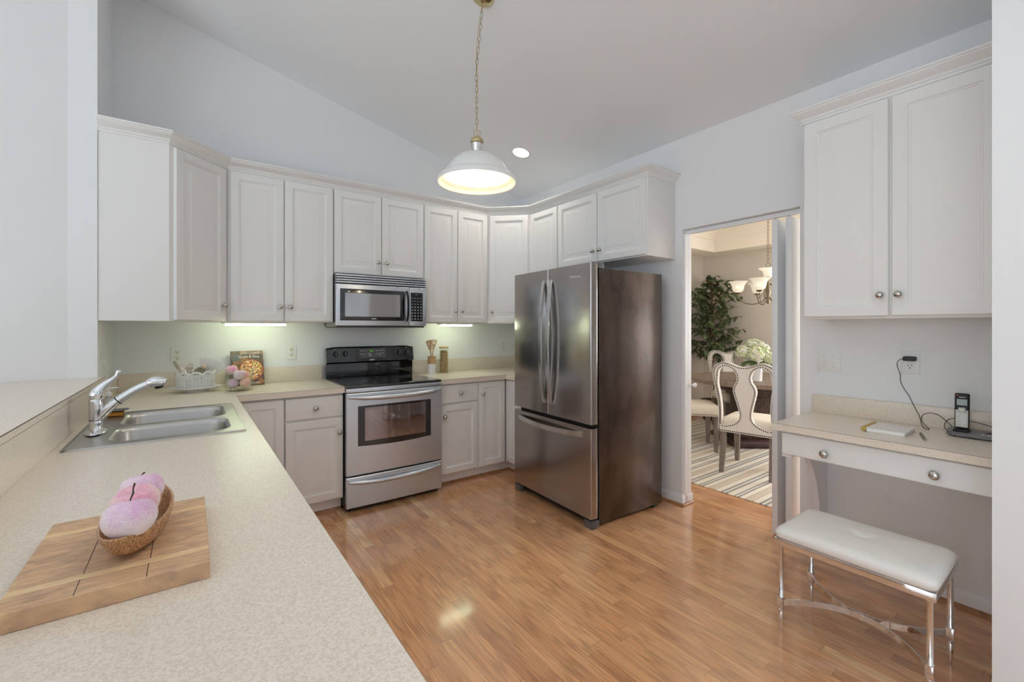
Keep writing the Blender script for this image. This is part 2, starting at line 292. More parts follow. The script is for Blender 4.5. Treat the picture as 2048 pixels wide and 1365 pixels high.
# ------------------------------------------------------------------ mesh helpers
class MB:
    def __init__(s): s.b = bmesh.new()
    def _new(s, geom_fn):
        t = bmesh.new(); geom_fn(t); me = bpy.data.meshes.new('t'); t.to_mesh(me); t.free(); s.b.from_mesh(me); bpy.data.meshes.remove(me)
    def box(s, x0, y0, z0, x1, y1, z1, bev=0, seg=2, M=None):
        def f(t):
            bmesh.ops.create_cube(t, size=1)
            for v in t.verts:
                v.co = Vector(((x0+x1)/2+v.co.x*(x1-x0), (y0+y1)/2+v.co.y*(y1-y0), (z0+z1)/2+v.co.z*(z1-z0)))
            if bev: bmesh.ops.bevel(t, geom=t.edges[:], offset=bev, segments=seg, affect='EDGES', profile=.5)
            if M is not None: bmesh.ops.transform(t, matrix=M, verts=t.verts[:])
        s._new(f); return s
    def face(s, pts):
        s.b.faces.new([s.b.verts.new(p) for p in pts]); return s
    def prism(s, poly, z0, z1):
        n = len(poly); zf0 = z0 if callable(z0) else (lambda x, y: z0); zf1 = z1 if callable(z1) else (lambda x, y: z1)
        a = [s.b.verts.new((x, y, zf0(x, y))) for x, y in poly]; c = [s.b.verts.new((x, y, zf1(x, y))) for x, y in poly]
        s.b.faces.new(a[::-1]); s.b.faces.new(c)
        for i in range(n): s.b.faces.new((a[i], a[(i+1) % n], c[(i+1) % n], c[i]))
        return s
    def rings(s, rs, cap0=True, cap1=True, closed=False):
        V = [[s.b.verts.new(p) for p in r] for r in rs]; n = len(V[0])
        m = len(V)
        for i in range(m if closed else m-1):
            A, B = V[i], V[(i+1) % m]
            for j in range(n): s.b.faces.new((A[j], A[(j+1) % n], B[(j+1) % n], B[j]))
        if not closed:
            if cap0: s.b.faces.new(V[0][::-1])
            if cap1: s.b.faces.new(V[-1])
        return s
    def lathe(s, c, prof, n=24, ax=None, cap0=True, cap1=True, sx=1, sy=1):
        M = Matrix.Identity(3)
        if ax is not None: M = Vector((0, 0, 1)).rotation_difference(Vector(ax).normalized()).to_matrix()
        c = Vector(c); rs = []
        for r, z in prof:
            r = max(r, 1e-4)
            rs.append([c+M @ Vector((r*sx*math.cos(2*PI*k/n), r*sy*math.sin(2*PI*k/n), z)) for k in range(n)])
        return s.rings(rs, cap0, cap1)
    def tube(s, pts, r, n=10, closed=False):
        pts = [Vector(p) for p in pts]; m = len(pts); rs = []; up = None
        for i, p in enumerate(pts):
            if closed: t = pts[(i+1) % m]-pts[i-1]
            else: t = pts[min(i+1, m-1)]-pts[max(i-1, 0)]
            t.normalize()
            if up is None:
                up = Vector((0, 0, 1)) if abs(t.z) < .9 else Vector((1, 0, 0))
            a = t.cross(up).normalized(); up = a.cross(t).normalized()
            rr = r[i] if isinstance(r, (list, tuple)) else r
            rs.append([p+(a*math.cos(2*PI*k/n)+up*math.sin(2*PI*k/n))*rr for k in range(n)])
        return s.rings(rs, closed=closed)
    def bar(s, pts, w, t, side):     # rectangular bar swept along pts
        pts = [Vector(p) for p in pts]; sd = Vector(side).normalized(); rs = []
        for i, p in enumerate(pts):
            tg = (pts[min(i+1, len(pts)-1)]-pts[max(i-1, 0)]).normalized(); nn = tg.cross(sd).normalized()
            rs.append([p+sd*(w/2*a)+nn*(t/2*b_) for a, b_ in ((-1, -1), (1, -1), (1, 1), (-1, 1))])
        return s.rings(rs)
    def sphere(s, c, r, n=16, m=10):
        if not isinstance(r, (tuple, list)): r = (r, r, r)
        c = Vector(c)
        rs = []
        for i in range(m+1):
            a = -PI/2+PI*i/m; q = max(math.cos(a), 1e-3)
            rs.append([c+Vector((r[0]*q*math.cos(2*PI*k/n), r[1]*q*math.sin(2*PI*k/n), r[2]*math.sin(a))) for k in range(n)])
        return s.rings(rs)
    def holed(s, outer, holes, f0, f1):   # flat shape with holes; f0,f1 map (a,b)->3D for the two faces
        for fn in (f0, f1):
            es = []
            for loop in [outer]+holes:
                vs = [s.b.verts.new(fn(*p)) for p in loop]
                es += [s.b.edges.new((vs[i], vs[(i+1) % len(vs)])) for i in range(len(vs))]
            bmesh.ops.triangle_fill(s.b, use_beauty=True, edges=es)
        for loop in [outer]+holes:
            a = [s.b.verts.new(f0(*p)) for p in loop]; c = [s.b.verts.new(f1(*p)) for p in loop]; n = len(loop)
            for i in range(n): s.b.faces.new((a[i], a[(i+1) % n], c[(i+1) % n], c[i]))
        bmesh.ops.remove_doubles(s.b, verts=s.b.verts[:], dist=1e-5)
        return s
def tag(o, label=None, cat=None, group=None, kind=None):
    if label: o['label'] = label
    if cat: o['category'] = cat
    if group: o['group'] = group
    if kind: o['kind'] = kind
    return o
def wloc(o):
    l = Vector((0, 0, 0))
    while o is not None: l += o.location; o = o.parent
    return l
def mesh_obj(name, mb, mat, parent=None, sharp=35, sub=0, origin=None):
    bmesh.ops.recalc_face_normals(mb.b, faces=mb.b.faces[:])
    me = bpy.data.meshes.new(name); mb.b.to_mesh(me); mb.b.free()
    for m in (mat if isinstance(mat, (list, tuple)) else [mat]): me.materials.append(m)
    if parent is not None: off = wloc(parent)
    elif origin is not None: off = Vector(origin)
    else:
        xs = [v.co for v in me.vertices]
        off = Vector(((min(v.x for v in xs)+max(v.x for v in xs))/2, (min(v.y for v in xs)+max(v.y for v in xs))/2, min(v.z for v in xs)))
    me.transform(Matrix.Translation(-off))
    me.shade_smooth(); me.set_sharp_from_angle(angle=math.radians(sharp))
    o = bpy.data.objects.new(name, me); C.objects.link(o)
    if parent is not None: o.parent = parent
    else: o.location = off
    if sub:
        md = o.modifiers.new('sub', 'SUBSURF'); md.levels = sub; md.render_levels = sub
    return o
def thing(name, label, cat, loc=(0, 0, 0), group=None, kind=None):
    o = bpy.data.objects.new(name, None); C.objects.link(o); o.location = loc; o.empty_display_size = .1
    return tag(o, label, cat, group, kind)
def single(name, mb, mat, label, cat, group=None, kind=None, **k):
    return tag(mesh_obj(name, mb, mat, **k), label, cat, group, kind)
def struct(name, mb, mat, parent=None, **k):
    o = mesh_obj(name, mb, mat, parent, **k)
    if parent is None: o['kind'] = 'structure'
    return o
def part(name, mb, mat, parent, label=None, kind=None, **k):
    o = mesh_obj(name, mb, mat, parent, **k); tag(o, label, None, None, kind); return o
def copy_tree(o, parent=None):
    c = o.copy(); C.objects.link(c)
    if parent is not None: c.parent = parent
    for ch in o.children: copy_tree(ch, c)
    return c
def text_part(name, txt, size, M, mat, parent, ext=.0004, align='CENTER', label=None):
    cu = bpy.data.curves.new(name, 'FONT'); cu.body = txt; cu.size = size; cu.align_x = align; cu.align_y = 'CENTER'; cu.extrude = ext; cu.resolution_u = 3
    t = bpy.data.objects.new('tmp_text', cu); C.objects.link(t)
    dg = bpy.context.evaluated_depsgraph_get(); dg.update()
    me = bpy.data.meshes.new_from_object(t.evaluated_get(dg)); bpy.data.objects.remove(t); bpy.data.curves.remove(cu)
    me.name = name; me.transform(M); me.transform(Matrix.Translation(-wloc(parent))); me.materials.clear(); me.materials.append(mat)
    o = bpy.data.objects.new(name, me); C.objects.link(o); o.parent = parent
    if label: o['label'] = label
    return o
def frame(origin, u, n):       # matrix: local x=u (right), y=up (z), z=n (outward)
    u = Vector(u).normalized(); n = Vector(n).normalized(); v = Vector((0, 0, 1))
    v = n.cross(u)
    M = Matrix((u, v, n)).transposed().to_4x4(); M.translation = Vector(origin); return M
def catmull(P, k=4, closed=True):
    out = []; n = len(P)
    for i in range(n if closed else n-1):
        p = [P[(i+j) % n] if closed else P[min(max(i+j, 0), n-1)] for j in (-1, 0, 1, 2)]
        for q in range(k):
            t = q/k
            out.append(tuple(.5*((2*p[1][d])+(-p[0][d]+p[2][d])*t+(2*p[0][d]-5*p[1][d]+4*p[2][d]-p[3][d])*t*t+(-p[0][d]+3*p[1][d]-3*p[2][d]+p[3][d])*t**3) for d in range(len(P[0]))))
    if not closed: out.append(tuple(P[-1]))
    return out
def rrect(x0, y0, x1, y1, r, k=6):
    pts = []
    for cx, cy, a0 in ((x1-r, y1-r, 0), (x0+r, y1-r, 90), (x0+r, y0+r, 180), (x1-r, y0+r, 270)):
        for i in range(k+1):
            a = math.radians(a0+90*i/k); pts.append((cx+r*math.cos(a), cy+r*math.sin(a)))
    return pts
# raised-panel door on plane (origin = bottom left of back face, u right, n outward)
def panel_door_mb(origin, u, n, w, h, th=.02, style='raised'):
    o = Vector(origin); u = Vector(u).normalized(); n = Vector(n).normalized(); z = Vector((0, 0, 1)); mb = MB()
    if style == 'slab': prof = [(0, 0), (0, th-.005), (.004, th-.001), (.010, th)]
    elif style == 'flat': prof = [(0, 0), (0, th-.004), (.004, th), (.058, th), (.061, th-.005), (.067, th-.005), (.070, th-.008), (.085, th-.009), (.125, th-.003)]
    else: prof = [(0, 0), (0, th-.005), (.004, th-.001), (.008, th), (.052, th), (.054, th-.005), (.060, th-.006), (.063, th-.010), (.068, th-.010), (.102, th-.003), (.104, th-.0015)]
    lim = min(w, h)/2-.006
    rs = []
    for i, d in prof:
        i = min(i, lim)
        rs.append([o+u*a+z*b_+n*d for a, b_ in ((i, i), (w-i, i), (w-i, h-i), (i, h-i))])
    mb.rings(rs); return mb
def knob_mb(p, n, s=1.0):
    return MB().lathe(p, [(.0085*s, 0), (.0085*s, .002), (.0055*s, .003), (.0055*s, .011), (.010*s, .014*s+.002), (.0155*s, .020), (.0165*s, .025), (.0135*s, .030), (.007*s, .0335), (.0005, .0345)], 18, n)
def add_door(root, origin, u, n, w, h, knob=None, name='door', style='raised', mat=None, ks=1.0):
    d = part(name, panel_door_mb(origin, u, n, w, h, style=style), mat or CAB, root, sharp=25)
    o = Vector(origin); uu = Vector(u).normalized(); nn = Vector(n).normalized()
    for kx, kz in (knob or []):
        part('knob', knob_mb(o+uu*kx+Vector((0, 0, kz))+nn*.0198, n, ks), NICK, d, sharp=60)
    return d

# ================================================================== ROOM
XR, YB, XL = 3.004, 3.938, -.419
def cz(x): return 2.783+.2475*(3.004-x)
XW, YS = -4.6, -3.6
struct('floor', MB().box(XW-.1, YS-.1, -.12, 6.7, 4.1, 0), OAK, sharp=30)
struct('floor_bounce_carpet', MB().prism([(XW, YS), (XR, YS), (XR, -.9), (-1.36, -.9), (-1.36, 3.1), (XW, 2.35)], .0, .012), pm('bounce_carpet', (232, 230, 226), .95))  # unseen carpet, added and kept pale to bounce light up to the ceiling
# ceiling with a hole for the recessed can
hx, hy, hr = 2.407, 3.156, .072
ADDED_CANS = [(1.50, .75), (1.05, -.6)]  # two unseen recessed lights, added to brighten the kitchen
mb = MB(); cans = [(hx, hy)]+ADDED_CANS
X = sorted([XW-.1, XR+.005]+[x+d for x, y in cans for d in (-.15, .15)]); Y = sorted([YS-.1, YB+.1]+[y+d for x, y in cans for d in (-.15, .15)])
for i in range(len(X)-1):
    for j in range(len(Y)-1):
        mx, my = (X[i]+X[i+1])/2, (Y[j]+Y[j+1])/2
        if any(abs(mx-x) < .15 and abs(my-y) < .15 for x, y in cans): continue
        mb.face([(X[i], Y[j], cz(X[i])), (X[i+1], Y[j], cz(X[i+1])), (X[i+1], Y[j+1], cz(X[i+1])), (X[i], Y[j+1], cz(X[i]))])
for qx, qy in cans:
    o_ = []; i_ = []
    for k in range(32):
        a = 2*PI*k/32+PI/4; q = 1/max(abs(math.cos(a)), abs(math.sin(a)))
        x, y = qx+.15*q*math.cos(a), qy+.15*q*math.sin(a); o_.append((x, y, cz(x)))
        x, y = qx+hr*math.cos(a), qy+hr*math.sin(a); i_.append((x, y, cz(x)))
    mb.rings([o_, i_], False, False)
X = [XW-.1, 0, 0, XR+.005]; Y = [YS-.1, 0, 0, YB+.1]
mb.prism([(X[0], Y[0]), (X[3], Y[0]), (X[3], Y[3]), (X[0], Y[3])], lambda x, y: cz(x)+.22, lambda x, y: cz(x)+.3)
struct('ceiling', mb, CEIL)
top = lambda x, y: cz(x)+.1
struct('wall_back', MB().prism([(XL-.12, YB), (XR+.11, YB), (XR+.11, YB+.12), (XL-.12, YB+.12)], 0, top), WALL)
struct('wall_left', MB().prism([(XL, 3.334), (XL, YB), (XL-.118, YB), (XL-.118, 3.334)], 0, top), WALL)
struct('wall_living', MB().prism([(XL-.118, 3.334), (XL-.118, 3.6), (XW, 2.7), (XW, 2.372)], 0, top), WALL)
mb = MB(); 
mb.box(XR, 1.928, 0, XR+.111, YB, 2.81); mb.box(XR, 1.129, 2.089, XR+.111, 1.928, 2.81); mb.box(XR, YS, 0, XR+.111, 1.129, 2.81)
bmesh.ops.remove_doubles(mb.b, verts=mb.b.verts[:], dist=1e-5)
struct('wall_right', mb, WALL, sharp=30)
struct('wall_near', MB().prism([(2.25, .125), (XR, .125), (XR, .249), (2.25, .249)], 0, top), WALL)
# unseen windows added for light: three in the south wall, two west
def wall_with_windows(name, along, fixed, th, a0, a1, wins, wz0, wz1, topf, out):
    mb = MB(); cuts = sorted(wins); cur = a0
    def seg(p0, p1, z0, zt):
        if along == 'x': mb.prism([(p0, fixed), (p1, fixed), (p1, fixed+th*out), (p0, fixed+th*out)], z0, zt)
        else: mb.prism([(fixed, p0), (fixed, p1), (fixed+th*out, p1), (fixed+th*out, p0)], z0, zt)
    for w0, w1 in cuts:
        seg(cur, w0, 0, topf); seg(w0, w1, 0, wz0); seg(w0, w1, wz1, topf); cur = w1
    seg(cur, a1, 0, topf)
    return struct(name, mb, WALL)
SW = [(-4.3, -2.2), (-1.6, .5), (.9, 2.9)]; WW = [(-3.35, -1.25), (-.9, 1.0)]
wall_with_windows('wall_south', 'x', YS, .12, XW, XR+.11, SW, .12, 2.75, top, -1)
wall_with_windows('wall_west', 'y', XW, .12, YS, 2.75, WW, .12, 2.85, lambda x, y: cz(XW)+.05, -1)
nw = 1
def window(a0, a1, z0, z1, along, fixed, out):
    global nw
    mid = (a0+a1)/2; t = .05
    def bx(m, p0, p1, q0, q1, d0, d1):
        if along == 'x': m.box(p0, min(fixed+d0*out, fixed+d1*out), q0, p1, max(fixed+d0*out, fixed+d1*out), q1)
        else: m.box(min(fixed+d0*out, fixed+d1*out), p0, q0, max(fixed+d0*out, fixed+d1*out), p1, q1)
    m = MB(); zm = (z0+z1)/2
    for p0, p1, q0, q1 in ((a0, a0+t, z0, z1), (a1-t, a1, z0, z1), (a0+t, a1-t, z0, z0+t), (a0+t, a1-t, z1-t, z1), (a0+t, a1-t, zm-.025, zm+.025), (mid-.012, mid+.012, z0+t, zm-.025), (mid-.012, mid+.012, zm+.025, z1-t)):
        bx(m, p0, p1, q0, q1, .02, .06)
    o = struct('window_%d' % nw, m, TRIM); nw += 1
    m = MB(); bx(m, a0+t, a1-t, z0+t, z1-t, .038, .042)
    part('pane', m, WGLASS, o)
for w in SW: window(w[0], w[1], .12, 2.75, 'x', YS, -1)
for w in WW: window(w[0], w[1], .12, 2.85, 'y', XW, -1)
# bar half wall below the raised ledge
struct('wall_bar', MB().box(-.53, .32, 0, XL, 3.334, 1.045), WALL)
# dining room
DX, DY0, DY1, DZ = 6.474, .249, 3.782, 2.44
struct('wall_dining_back', MB().box(XR+.111, DY1, 0, DX+.12, DY1+.12, 2.9), DWALL)
mb = MB(); 
for a in ((DX, DY0-.1, 0, DX+.12, .45, 2.9), (DX, 1.65, 0, DX+.12, DY1, 2.9), (DX, .45, 0, DX+.12, 1.65, .75), (DX, .45, 2.15, DX+.12, 1.65, 2.9)): mb.box(*a)
struct('wall_dining_east', mb, DWALL)
window(.45, 1.65, .75, 2.15, 'y', DX, 1)  # out of view, added to let light into the dining room
struct('wall_dining_south', MB().box(XR+.111, DY0-.1, 0, DX, DY0, 2.9), DWALL)
mb = MB(); x0, x1, y0, y1 = XR+.45, DX-.35, DY0+.35, DY1-.37
for a in ((XR+.111, DY0, x0, DY1), (x1, DY0, DX, DY1), (x0, DY0, x1, y0), (x0, y1, x1, DY1)): mb.box(a[0], a[1], DZ, a[2], a[3], DZ+.05)
struct('ceiling_dining_soffit', mb, DCEIL)
mb = MB(); t = .03; zt = 2.80
mb.box(x0-t, y0-t, DZ+.05, x0, y1+t, zt); mb.box(x1, y0-t, DZ+.05, x1+t, y1+t, zt); mb.box(x0, y0-t, DZ+.05, x1, y0, zt); mb.box(x0, y1, DZ+.05, x1, y1+t, zt)
mb.box(x0-t, y0-t, zt, x1+t, y1+t, zt+.05)
struct('ceiling_dining_tray', mb, DCEIL)
def sweep(path, prof, closed=False):      # path in xy, profile (outward offset to the right of travel, z)
    P = [Vector((p[0], p[1])) for p in path]; n = len(P); mb = MB(); rs = []
    for i in range(n):
        def rn(a, b_):
            d = (b_-a).normalized(); return Vector((d.y, -d.x))
        if closed: n0, n1 = rn(P[i-1], P[i]), rn(P[i], P[(i+1) % n])
        else:
            n0 = rn(P[max(i-1, 0)], P[max(i, 1)]); n1 = rn(P[min(i, n-2)], P[min(i+1, n-1)])
        m = (n0+n1); m = m/max(1e-6, m.dot(n0)) if m.length > 1e-6 else n0
        rs.append([(P[i].x+m.x*a, P[i].y+m.y*a, z) for a, z in prof])
    return mb.rings(rs, closed=closed)
struct('trim_1', sweep([(x0, y0), (x0, y1), (x1, y1), (x1, y0)], [(0, 2.61), (.012, 2.61), (.016, 2.64), (.05, 2.68), (.06, 2.70), (.11, 2.76), (.12, 2.80), (0, 2.80)], True), DCEIL)
# baseboards and oak shoe moulding
BBP = [(0, 0), (.014, 0), (.014, .062), (.011, .070), (.006, .078), (0, .082)]
SHP = [(.014, 0), (.030, 0), (.027, .010), (.020, .017), (.014, .019)]
paths = [('baseboard_right', [(XR, 3.0), (XR, 1.928), (XR+.111, 1.928), (XR+.111, DY1)]), ('baseboard_desk', [(XR, 1.129), (XR, .249)]),
         ('baseboard_near', [(XR, .249), (2.25, .249), (2.25, .125), (XR, .125)]),
         ('baseboard_dining', [(XR+.111, DY1), (DX, DY1), (DX, DY0)])]
for i, (nm, p) in enumerate(paths):
    pp = p if nm != 'baseboard_near' else p
    struct(nm, sweep(pp, BBP), TRIM)
    struct('trim_%d' % (i+2), sweep(pp, SHP), SHOE)

# folding door leaves in the opening
dr = thing('door_1', None, None, (3.06, 1.5, 0), kind='structure')
part('track', MB().box(3.045, 1.135, 2.058, 3.078, 1.922, 2.086), TRIM, dr)
for ya in (1.277, 1.195):
    lf = MB().box(3.052, ya, .012, 3.45, ya+.034, 2.05, .002)
    part('leaf', lf, TRIM, dr)
    part('pivot', MB().tube([(3.062, ya+.017, 2.05), (3.062, ya+.017, 2.062)], .005), NICK, dr)
part('jamb', MB().box(XR+.022, 1.914, 0, XR+.06, 1.9275, 2.057).box(XR+.07, 1.918, 0, XR+.108, 1.9275, 2.057), TRIM, dr)
part('doorknob', MB().lathe((3.112, 1.93, .905), [(.006, 0), (.006, .02), (.016, .03), (.018, .04), (.010, .048), (.001, .05)], 16, (.6, -.8, 0)), WHITEP, dr, 'white door knob')

# ================================================================== UPPER CABINETS
ZU0, ZU1 = 1.388, 2.449
FY = 3.633                       # face frame plane; doors stand 20 mm proud
nY = (0, -1, 0); uX = (1, 0, 0)
def upper(label, x0, x1, z0, doors):
    r = thing('wall_cabinet', label, 'cabinet', ((x0+x1)/2, FY, z0), 'white wall cabinets above the worktop')
    part('body', MB().box(x0+.001, FY, z0, x1-.001, YB-.001, ZU1, .001), CAB, r)
    for (d0, d1, k) in doors:
        add_door(r, (d0, FY, z0+.006), uX, nY, d1-d0, ZU1-z0-.016, [(k-d0, .105)] if k else None)
    return r
upper('white two-door wall cabinet with a lit tube under it, left of the microwave', .205, .908, ZU0, [(.222, .555, .529), (.563, .903, .597)])
upper('short white two-door wall cabinet directly above the microwave', .909, 1.675, 1.776, [(.914, 1.288, 1.258), (1.297, 1.669, 1.331)])
upper('white two-door wall cabinet with a lit tube under it, right of the microwave', 1.676, 2.352, ZU0, [(1.683, 2.011, 1.985), (2.020, 2.344, 2.050)])
def corner(label, poly, a, b, koff, d_in=.028):
    r = thing('corner_wall_cabinet', label, 'cabinet', (a[0], a[1], ZU0), 'white wall cabinets above the worktop')
    part('body', MB().prism(poly, ZU0, ZU1), CAB, r)
    a = Vector((a[0], a[1], 0)); b = Vector((b[0], b[1], 0)); u = (b-a).normalized(); n = Vector((u.y, -u.x, 0)); w = (b-a).length
    add_door(r, a+u*d_in+Vector((0, 0, ZU0+.006)), u, n, w-2*d_in, ZU1-ZU0-.016, [(koff if koff > 0 else w-2*d_in+koff, .105)])
    return r
A, B = (-.105, 3.340), (.204, FY)
corner('diagonal white corner wall cabinet with a wide blank side, against the left wall', [(XL+.001, YB-.001), (XL+.001, 3.340), A, B, (.204, YB-.001)], A, B, -.026)
A, B = (2.353, FY), (2.666, 3.332)
corner('diagonal white corner wall cabinet between stove run and fridge run', [(2.353, YB-.001), A, B, (XR-.001, 3.332), (XR-.001, YB-.001)], A, B, .026)
nX = (-1, 0, 0); uYm = (0, -1, 0)
r = thing('wall_cabinet', 'narrow white single-door wall cabinet just left of the cabinet over the fridge', 'cabinet', (2.666, 3.13, ZU0), 'white wall cabinets above the worktop')
part('body', MB().box(2.666, 2.937, ZU0, XR-.001, 3.330, ZU1, .001), CAB, r)
add_door(r, (2.666, 3.322, ZU0+.006), uYm, nX, .379, ZU1-ZU0-.016, [(.35, .105)])
r = thing('wall_cabinet', 'short white two-door wall cabinet above the fridge', 'cabinet', (2.666, 2.46, 1.872), 'white wall cabinets above the worktop')
part('body', MB().box(2.666, 1.985, 1.872, XR-.001, 2.935, ZU1, .001), CAB, r)
add_door(r, (2.666, 2.928, 1.880), uYm, nX, .464, ZU1-1.890, [(.430, .09)])
add_door(r, (2.666, 2.458, 1.880), uYm, nX, .464, ZU1-1.890, [(.034, .09)])
CRP = [(0, 2.449), (.006, 2.449), (.008, 2.462), (.014, 2.466), (.016, 2.476), (.026, 2.486), (.040, 2.496), (.050, 2.506), (.054, 2.510), (.054, 2.516), (.062, 2.520), (.062, 2.530), (0, 2.530)]
CRP = [(a*.80, 2.449+(z-2.449)*.88) for a, z in CRP]
single('crown_molding', sweep([(XL+.001, 3.340), (-.105, 3.340), (.204, FY), (2.353, FY), (2.666, 3.332), (2.666, 1.985), (XR-.001, 1.985)], CRP), CAB,
       'long white crown molding running along the tops of the stove and fridge wall cabinets', 'molding', sharp=30, origin=(1.2, 3.6, 2.449))
# under-cabinet lights
for x, lb in ((.385, 'lit white tube light under the cabinet left of the microwave'), (2.03, 'lit white tube light under the cabinet right of the microwave')):
    r = thing('under_cabinet_light', lb, 'light', (x, 3.67, 1.375), 'tube lights under the wall cabinets')
    w = .19 if x < 1 else .165
    part('housing', MB().box(x-w-.02, 3.645, 1.377, x+w+.02, 3.705, 1.3875, .002), WHITEP, r)
    part('tube', MB().tube([(x-w, 3.665, 1.369), (x+w, 3.665, 1.369)], .0075, 10), TUBEL, r)

# ================================================================== BASE CABINETS
BF = 3.335; BD = .02
def base(label, x0, x1, fronts, toe=True):
    r = thing('base_cabinet', label, 'cabinet', ((x0+x1)/2, BF, 0), 'white base cabinets under the worktops')
    part('body', MB().box(x0+.001, BF, .1, x1-.001, YB-.02, .873), CAB, r)
    part('toe_kick', MB().box(x0, BF+.06, 0, x1, BF+.075, .1), CABD, r)
    for nm, a0, a1, z0, z1, k, st in fronts:
        add_door(r, (a0, BF, z0), uX, nY, a1-a0, z1-z0, [(k[0]-a0, k[1]-z0)] if k else None, name=nm, style=st)
    return r
base('white base cabinet with a drawer over a door, left of the stove', .516, .902, [('drawer', .521, .898, .707, .858, (.708, .780), 'slab'), ('door', .521, .898, .11, .692, (.868, .591), 'raised')])
base('white corner base cabinet with one tall door beside the sink peninsula', .236, .515, [('door', .262, .511, .11, .858, None, 'raised')])
base('white base cabinet with a drawer over a door, right of the stove', 1.670, 2.058, [('drawer', 1.690, 2.052, .706, .862, (1.871, .785), 'slab'), ('door', 1.690, 2.052, .11, .692, (1.718, .597), 'raised')])
base('narrow white base cabinet with one tall door, in the corner beyond the stove', 2.060, 2.352, [('door', 2.066, 2.345, .11, .862, (2.096, .760), 'raised')])
r = thing('base_cabinet', 'white base cabinet on the fridge side of the corner, mostly hidden by the fridge', 'cabinet', (2.38, 3.15, 0), 'white base cabinets under the worktops')
part('body', MB().box(2.378, 2.99, .1, XR-.001, 3.334, .873).box(2.378, 3.334, .1, XR-.02, YB-.02, .873), CAB, r)
part('toe_kick', MB().box(2.44, 2.99, 0, 2.455, 3.41, .1).box(2.3535, 3.396, 0, 2.44, 3.41, .1), CABD, r)
add_door(r, (2.378, 3.325, .11), uYm, nX, .325, .752)
# peninsula cabinets face the room from under the sink worktop
r = thing('base_cabinet', 'long white base cabinet under the sink peninsula', 'cabinet', (.2, 1.8, 0), 'white base cabinets under the worktops')
part('body', MB().box(-.40, .36, .1, .190, 2.18, .873).box(-.40, 2.94, .1, .190, 3.30, .873).box(-.40, 2.18, .1, .190, 2.94, .70).box(.165, 2.18, .70, .190, 2.94, .873), CAB, r)
part('toe_kick', MB().box(.115, .36, 0, .13, 3.38, .1), CABD, r)
for i in range(6):
    y0 = .37+i*.487
    add_door(r, (.190, y0, .11), (0, 1, 0), (1, 0, 0), .478, .58, [(.44 if i % 2 == 0 else .04, .52)])
    add_door(r, (.190, y0, .70), (0, 1, 0), (1, 0, 0), .478, .158, None, name='drawer', style='slab')
struct('trim_6', sweep([(1.672, BF+.06), (2.44, BF+.06), (2.44, 2.99)], [(0, 0), (.016, 0), (.013, .011), (.006, .018), (0, .02)]), SHOE)
struct('trim_7', sweep([(.13, .36), (.13, BF+.06), (.902, BF+.06)], [(0, 0), (.016, 0), (.013, .011), (.006, .018), (0, .02)]), SHOE)

# ================================================================== WORKTOPS
ZC = .914; ZL = .874
hx0, hx1, hy0, hy1 = -.345, .165, 2.175, 2.93
mb = MB()
ws = [(-.3935, .33, .233, hy0), (-.3935, hy0, hx0, hy1), (hx1, hy0, .233, hy1), (-.3935, hy1, .233, 3.29), (-.3935, 3.29, .903, YB-.001)]
for a in ws: mb.box(a[0], a[1], ZL, a[2], a[3], ZC)
ct = thing('countertop', 'long beige speckled laminate worktop with the sink cut into it, on the peninsula', 'countertop', (.2, 2, ZL))
part('slab', mb, LAM, ct)
part('backsplash', MB().box(-.3935, YB-.021, ZC, .893, YB-.001, 1.035, .002), LAM, ct)
part('side_splash', MB().box(XL+.0005, 3.335, ZC, -.394, YB-.022, 1.035).prism([(XL+.0005, .33), (-.394, .33), (-.394, 3.3345), (XL+.0005, 3.3345)], ZC-.04, 1.044), LAM, ct)
part('edge_seam', MB().box(.233, .33, ZC-.0012, .2336, 3.29, ZC-.0002).box(.233, 3.2894, ZC-.0012, .903, 3.29, ZC-.0002), SEAM, ct)
c2 = thing('countertop', 'beige speckled laminate worktop in the corner between stove and fridge', 'countertop', (2.3, 3.5, ZL))
part('slab', MB().prism([(1.668, 3.29), (2.333, 3.29), (2.333, 2.99), (XR-.001, 2.99), (XR-.001, YB-.001), (1.668, YB-.001)], ZL, ZC), LAM, c2)
part('backsplash', MB().box(1.675, YB-.021, ZC, XR-.022, YB-.001, 1.035, .002).box(XR-.021, 2.99, ZC, XR-.001, YB-.001, 1.035, .002), LAM, c2)
part('edge_seam', MB().box(1.668, 3.2894, ZC-.0012, 2.333, 3.29, ZC-.0002), SEAM, c2)
lg = thing('bar_ledge', 'raised speckled bar ledge above the sink side of the peninsula', 'ledge', (-.8, 1.8, 1.045))
lp = [(-.3935, .3), (-.3935, 3.333), (XL-.118, 3.333), (-.768, 3.277), (-1.35, 3.138), (-1.35, .3)]
part('slab', MB().prism(lp, 1.046, 1.070), LAM, lg)
part('edge_seam', MB().box(-.3935, .3, 1.0665, -.3930, 3.40, 1.0695), SEAM, lg)
part('end_cap', MB().box(XL+.0005, 3.335, 1.046, -.3935, 3.405, 1.070, .001), LAM, lg)
struct('wall_bar_back', MB().box(-1.25, .4, 0, -1.15, 3.05, 1.045), WALL)

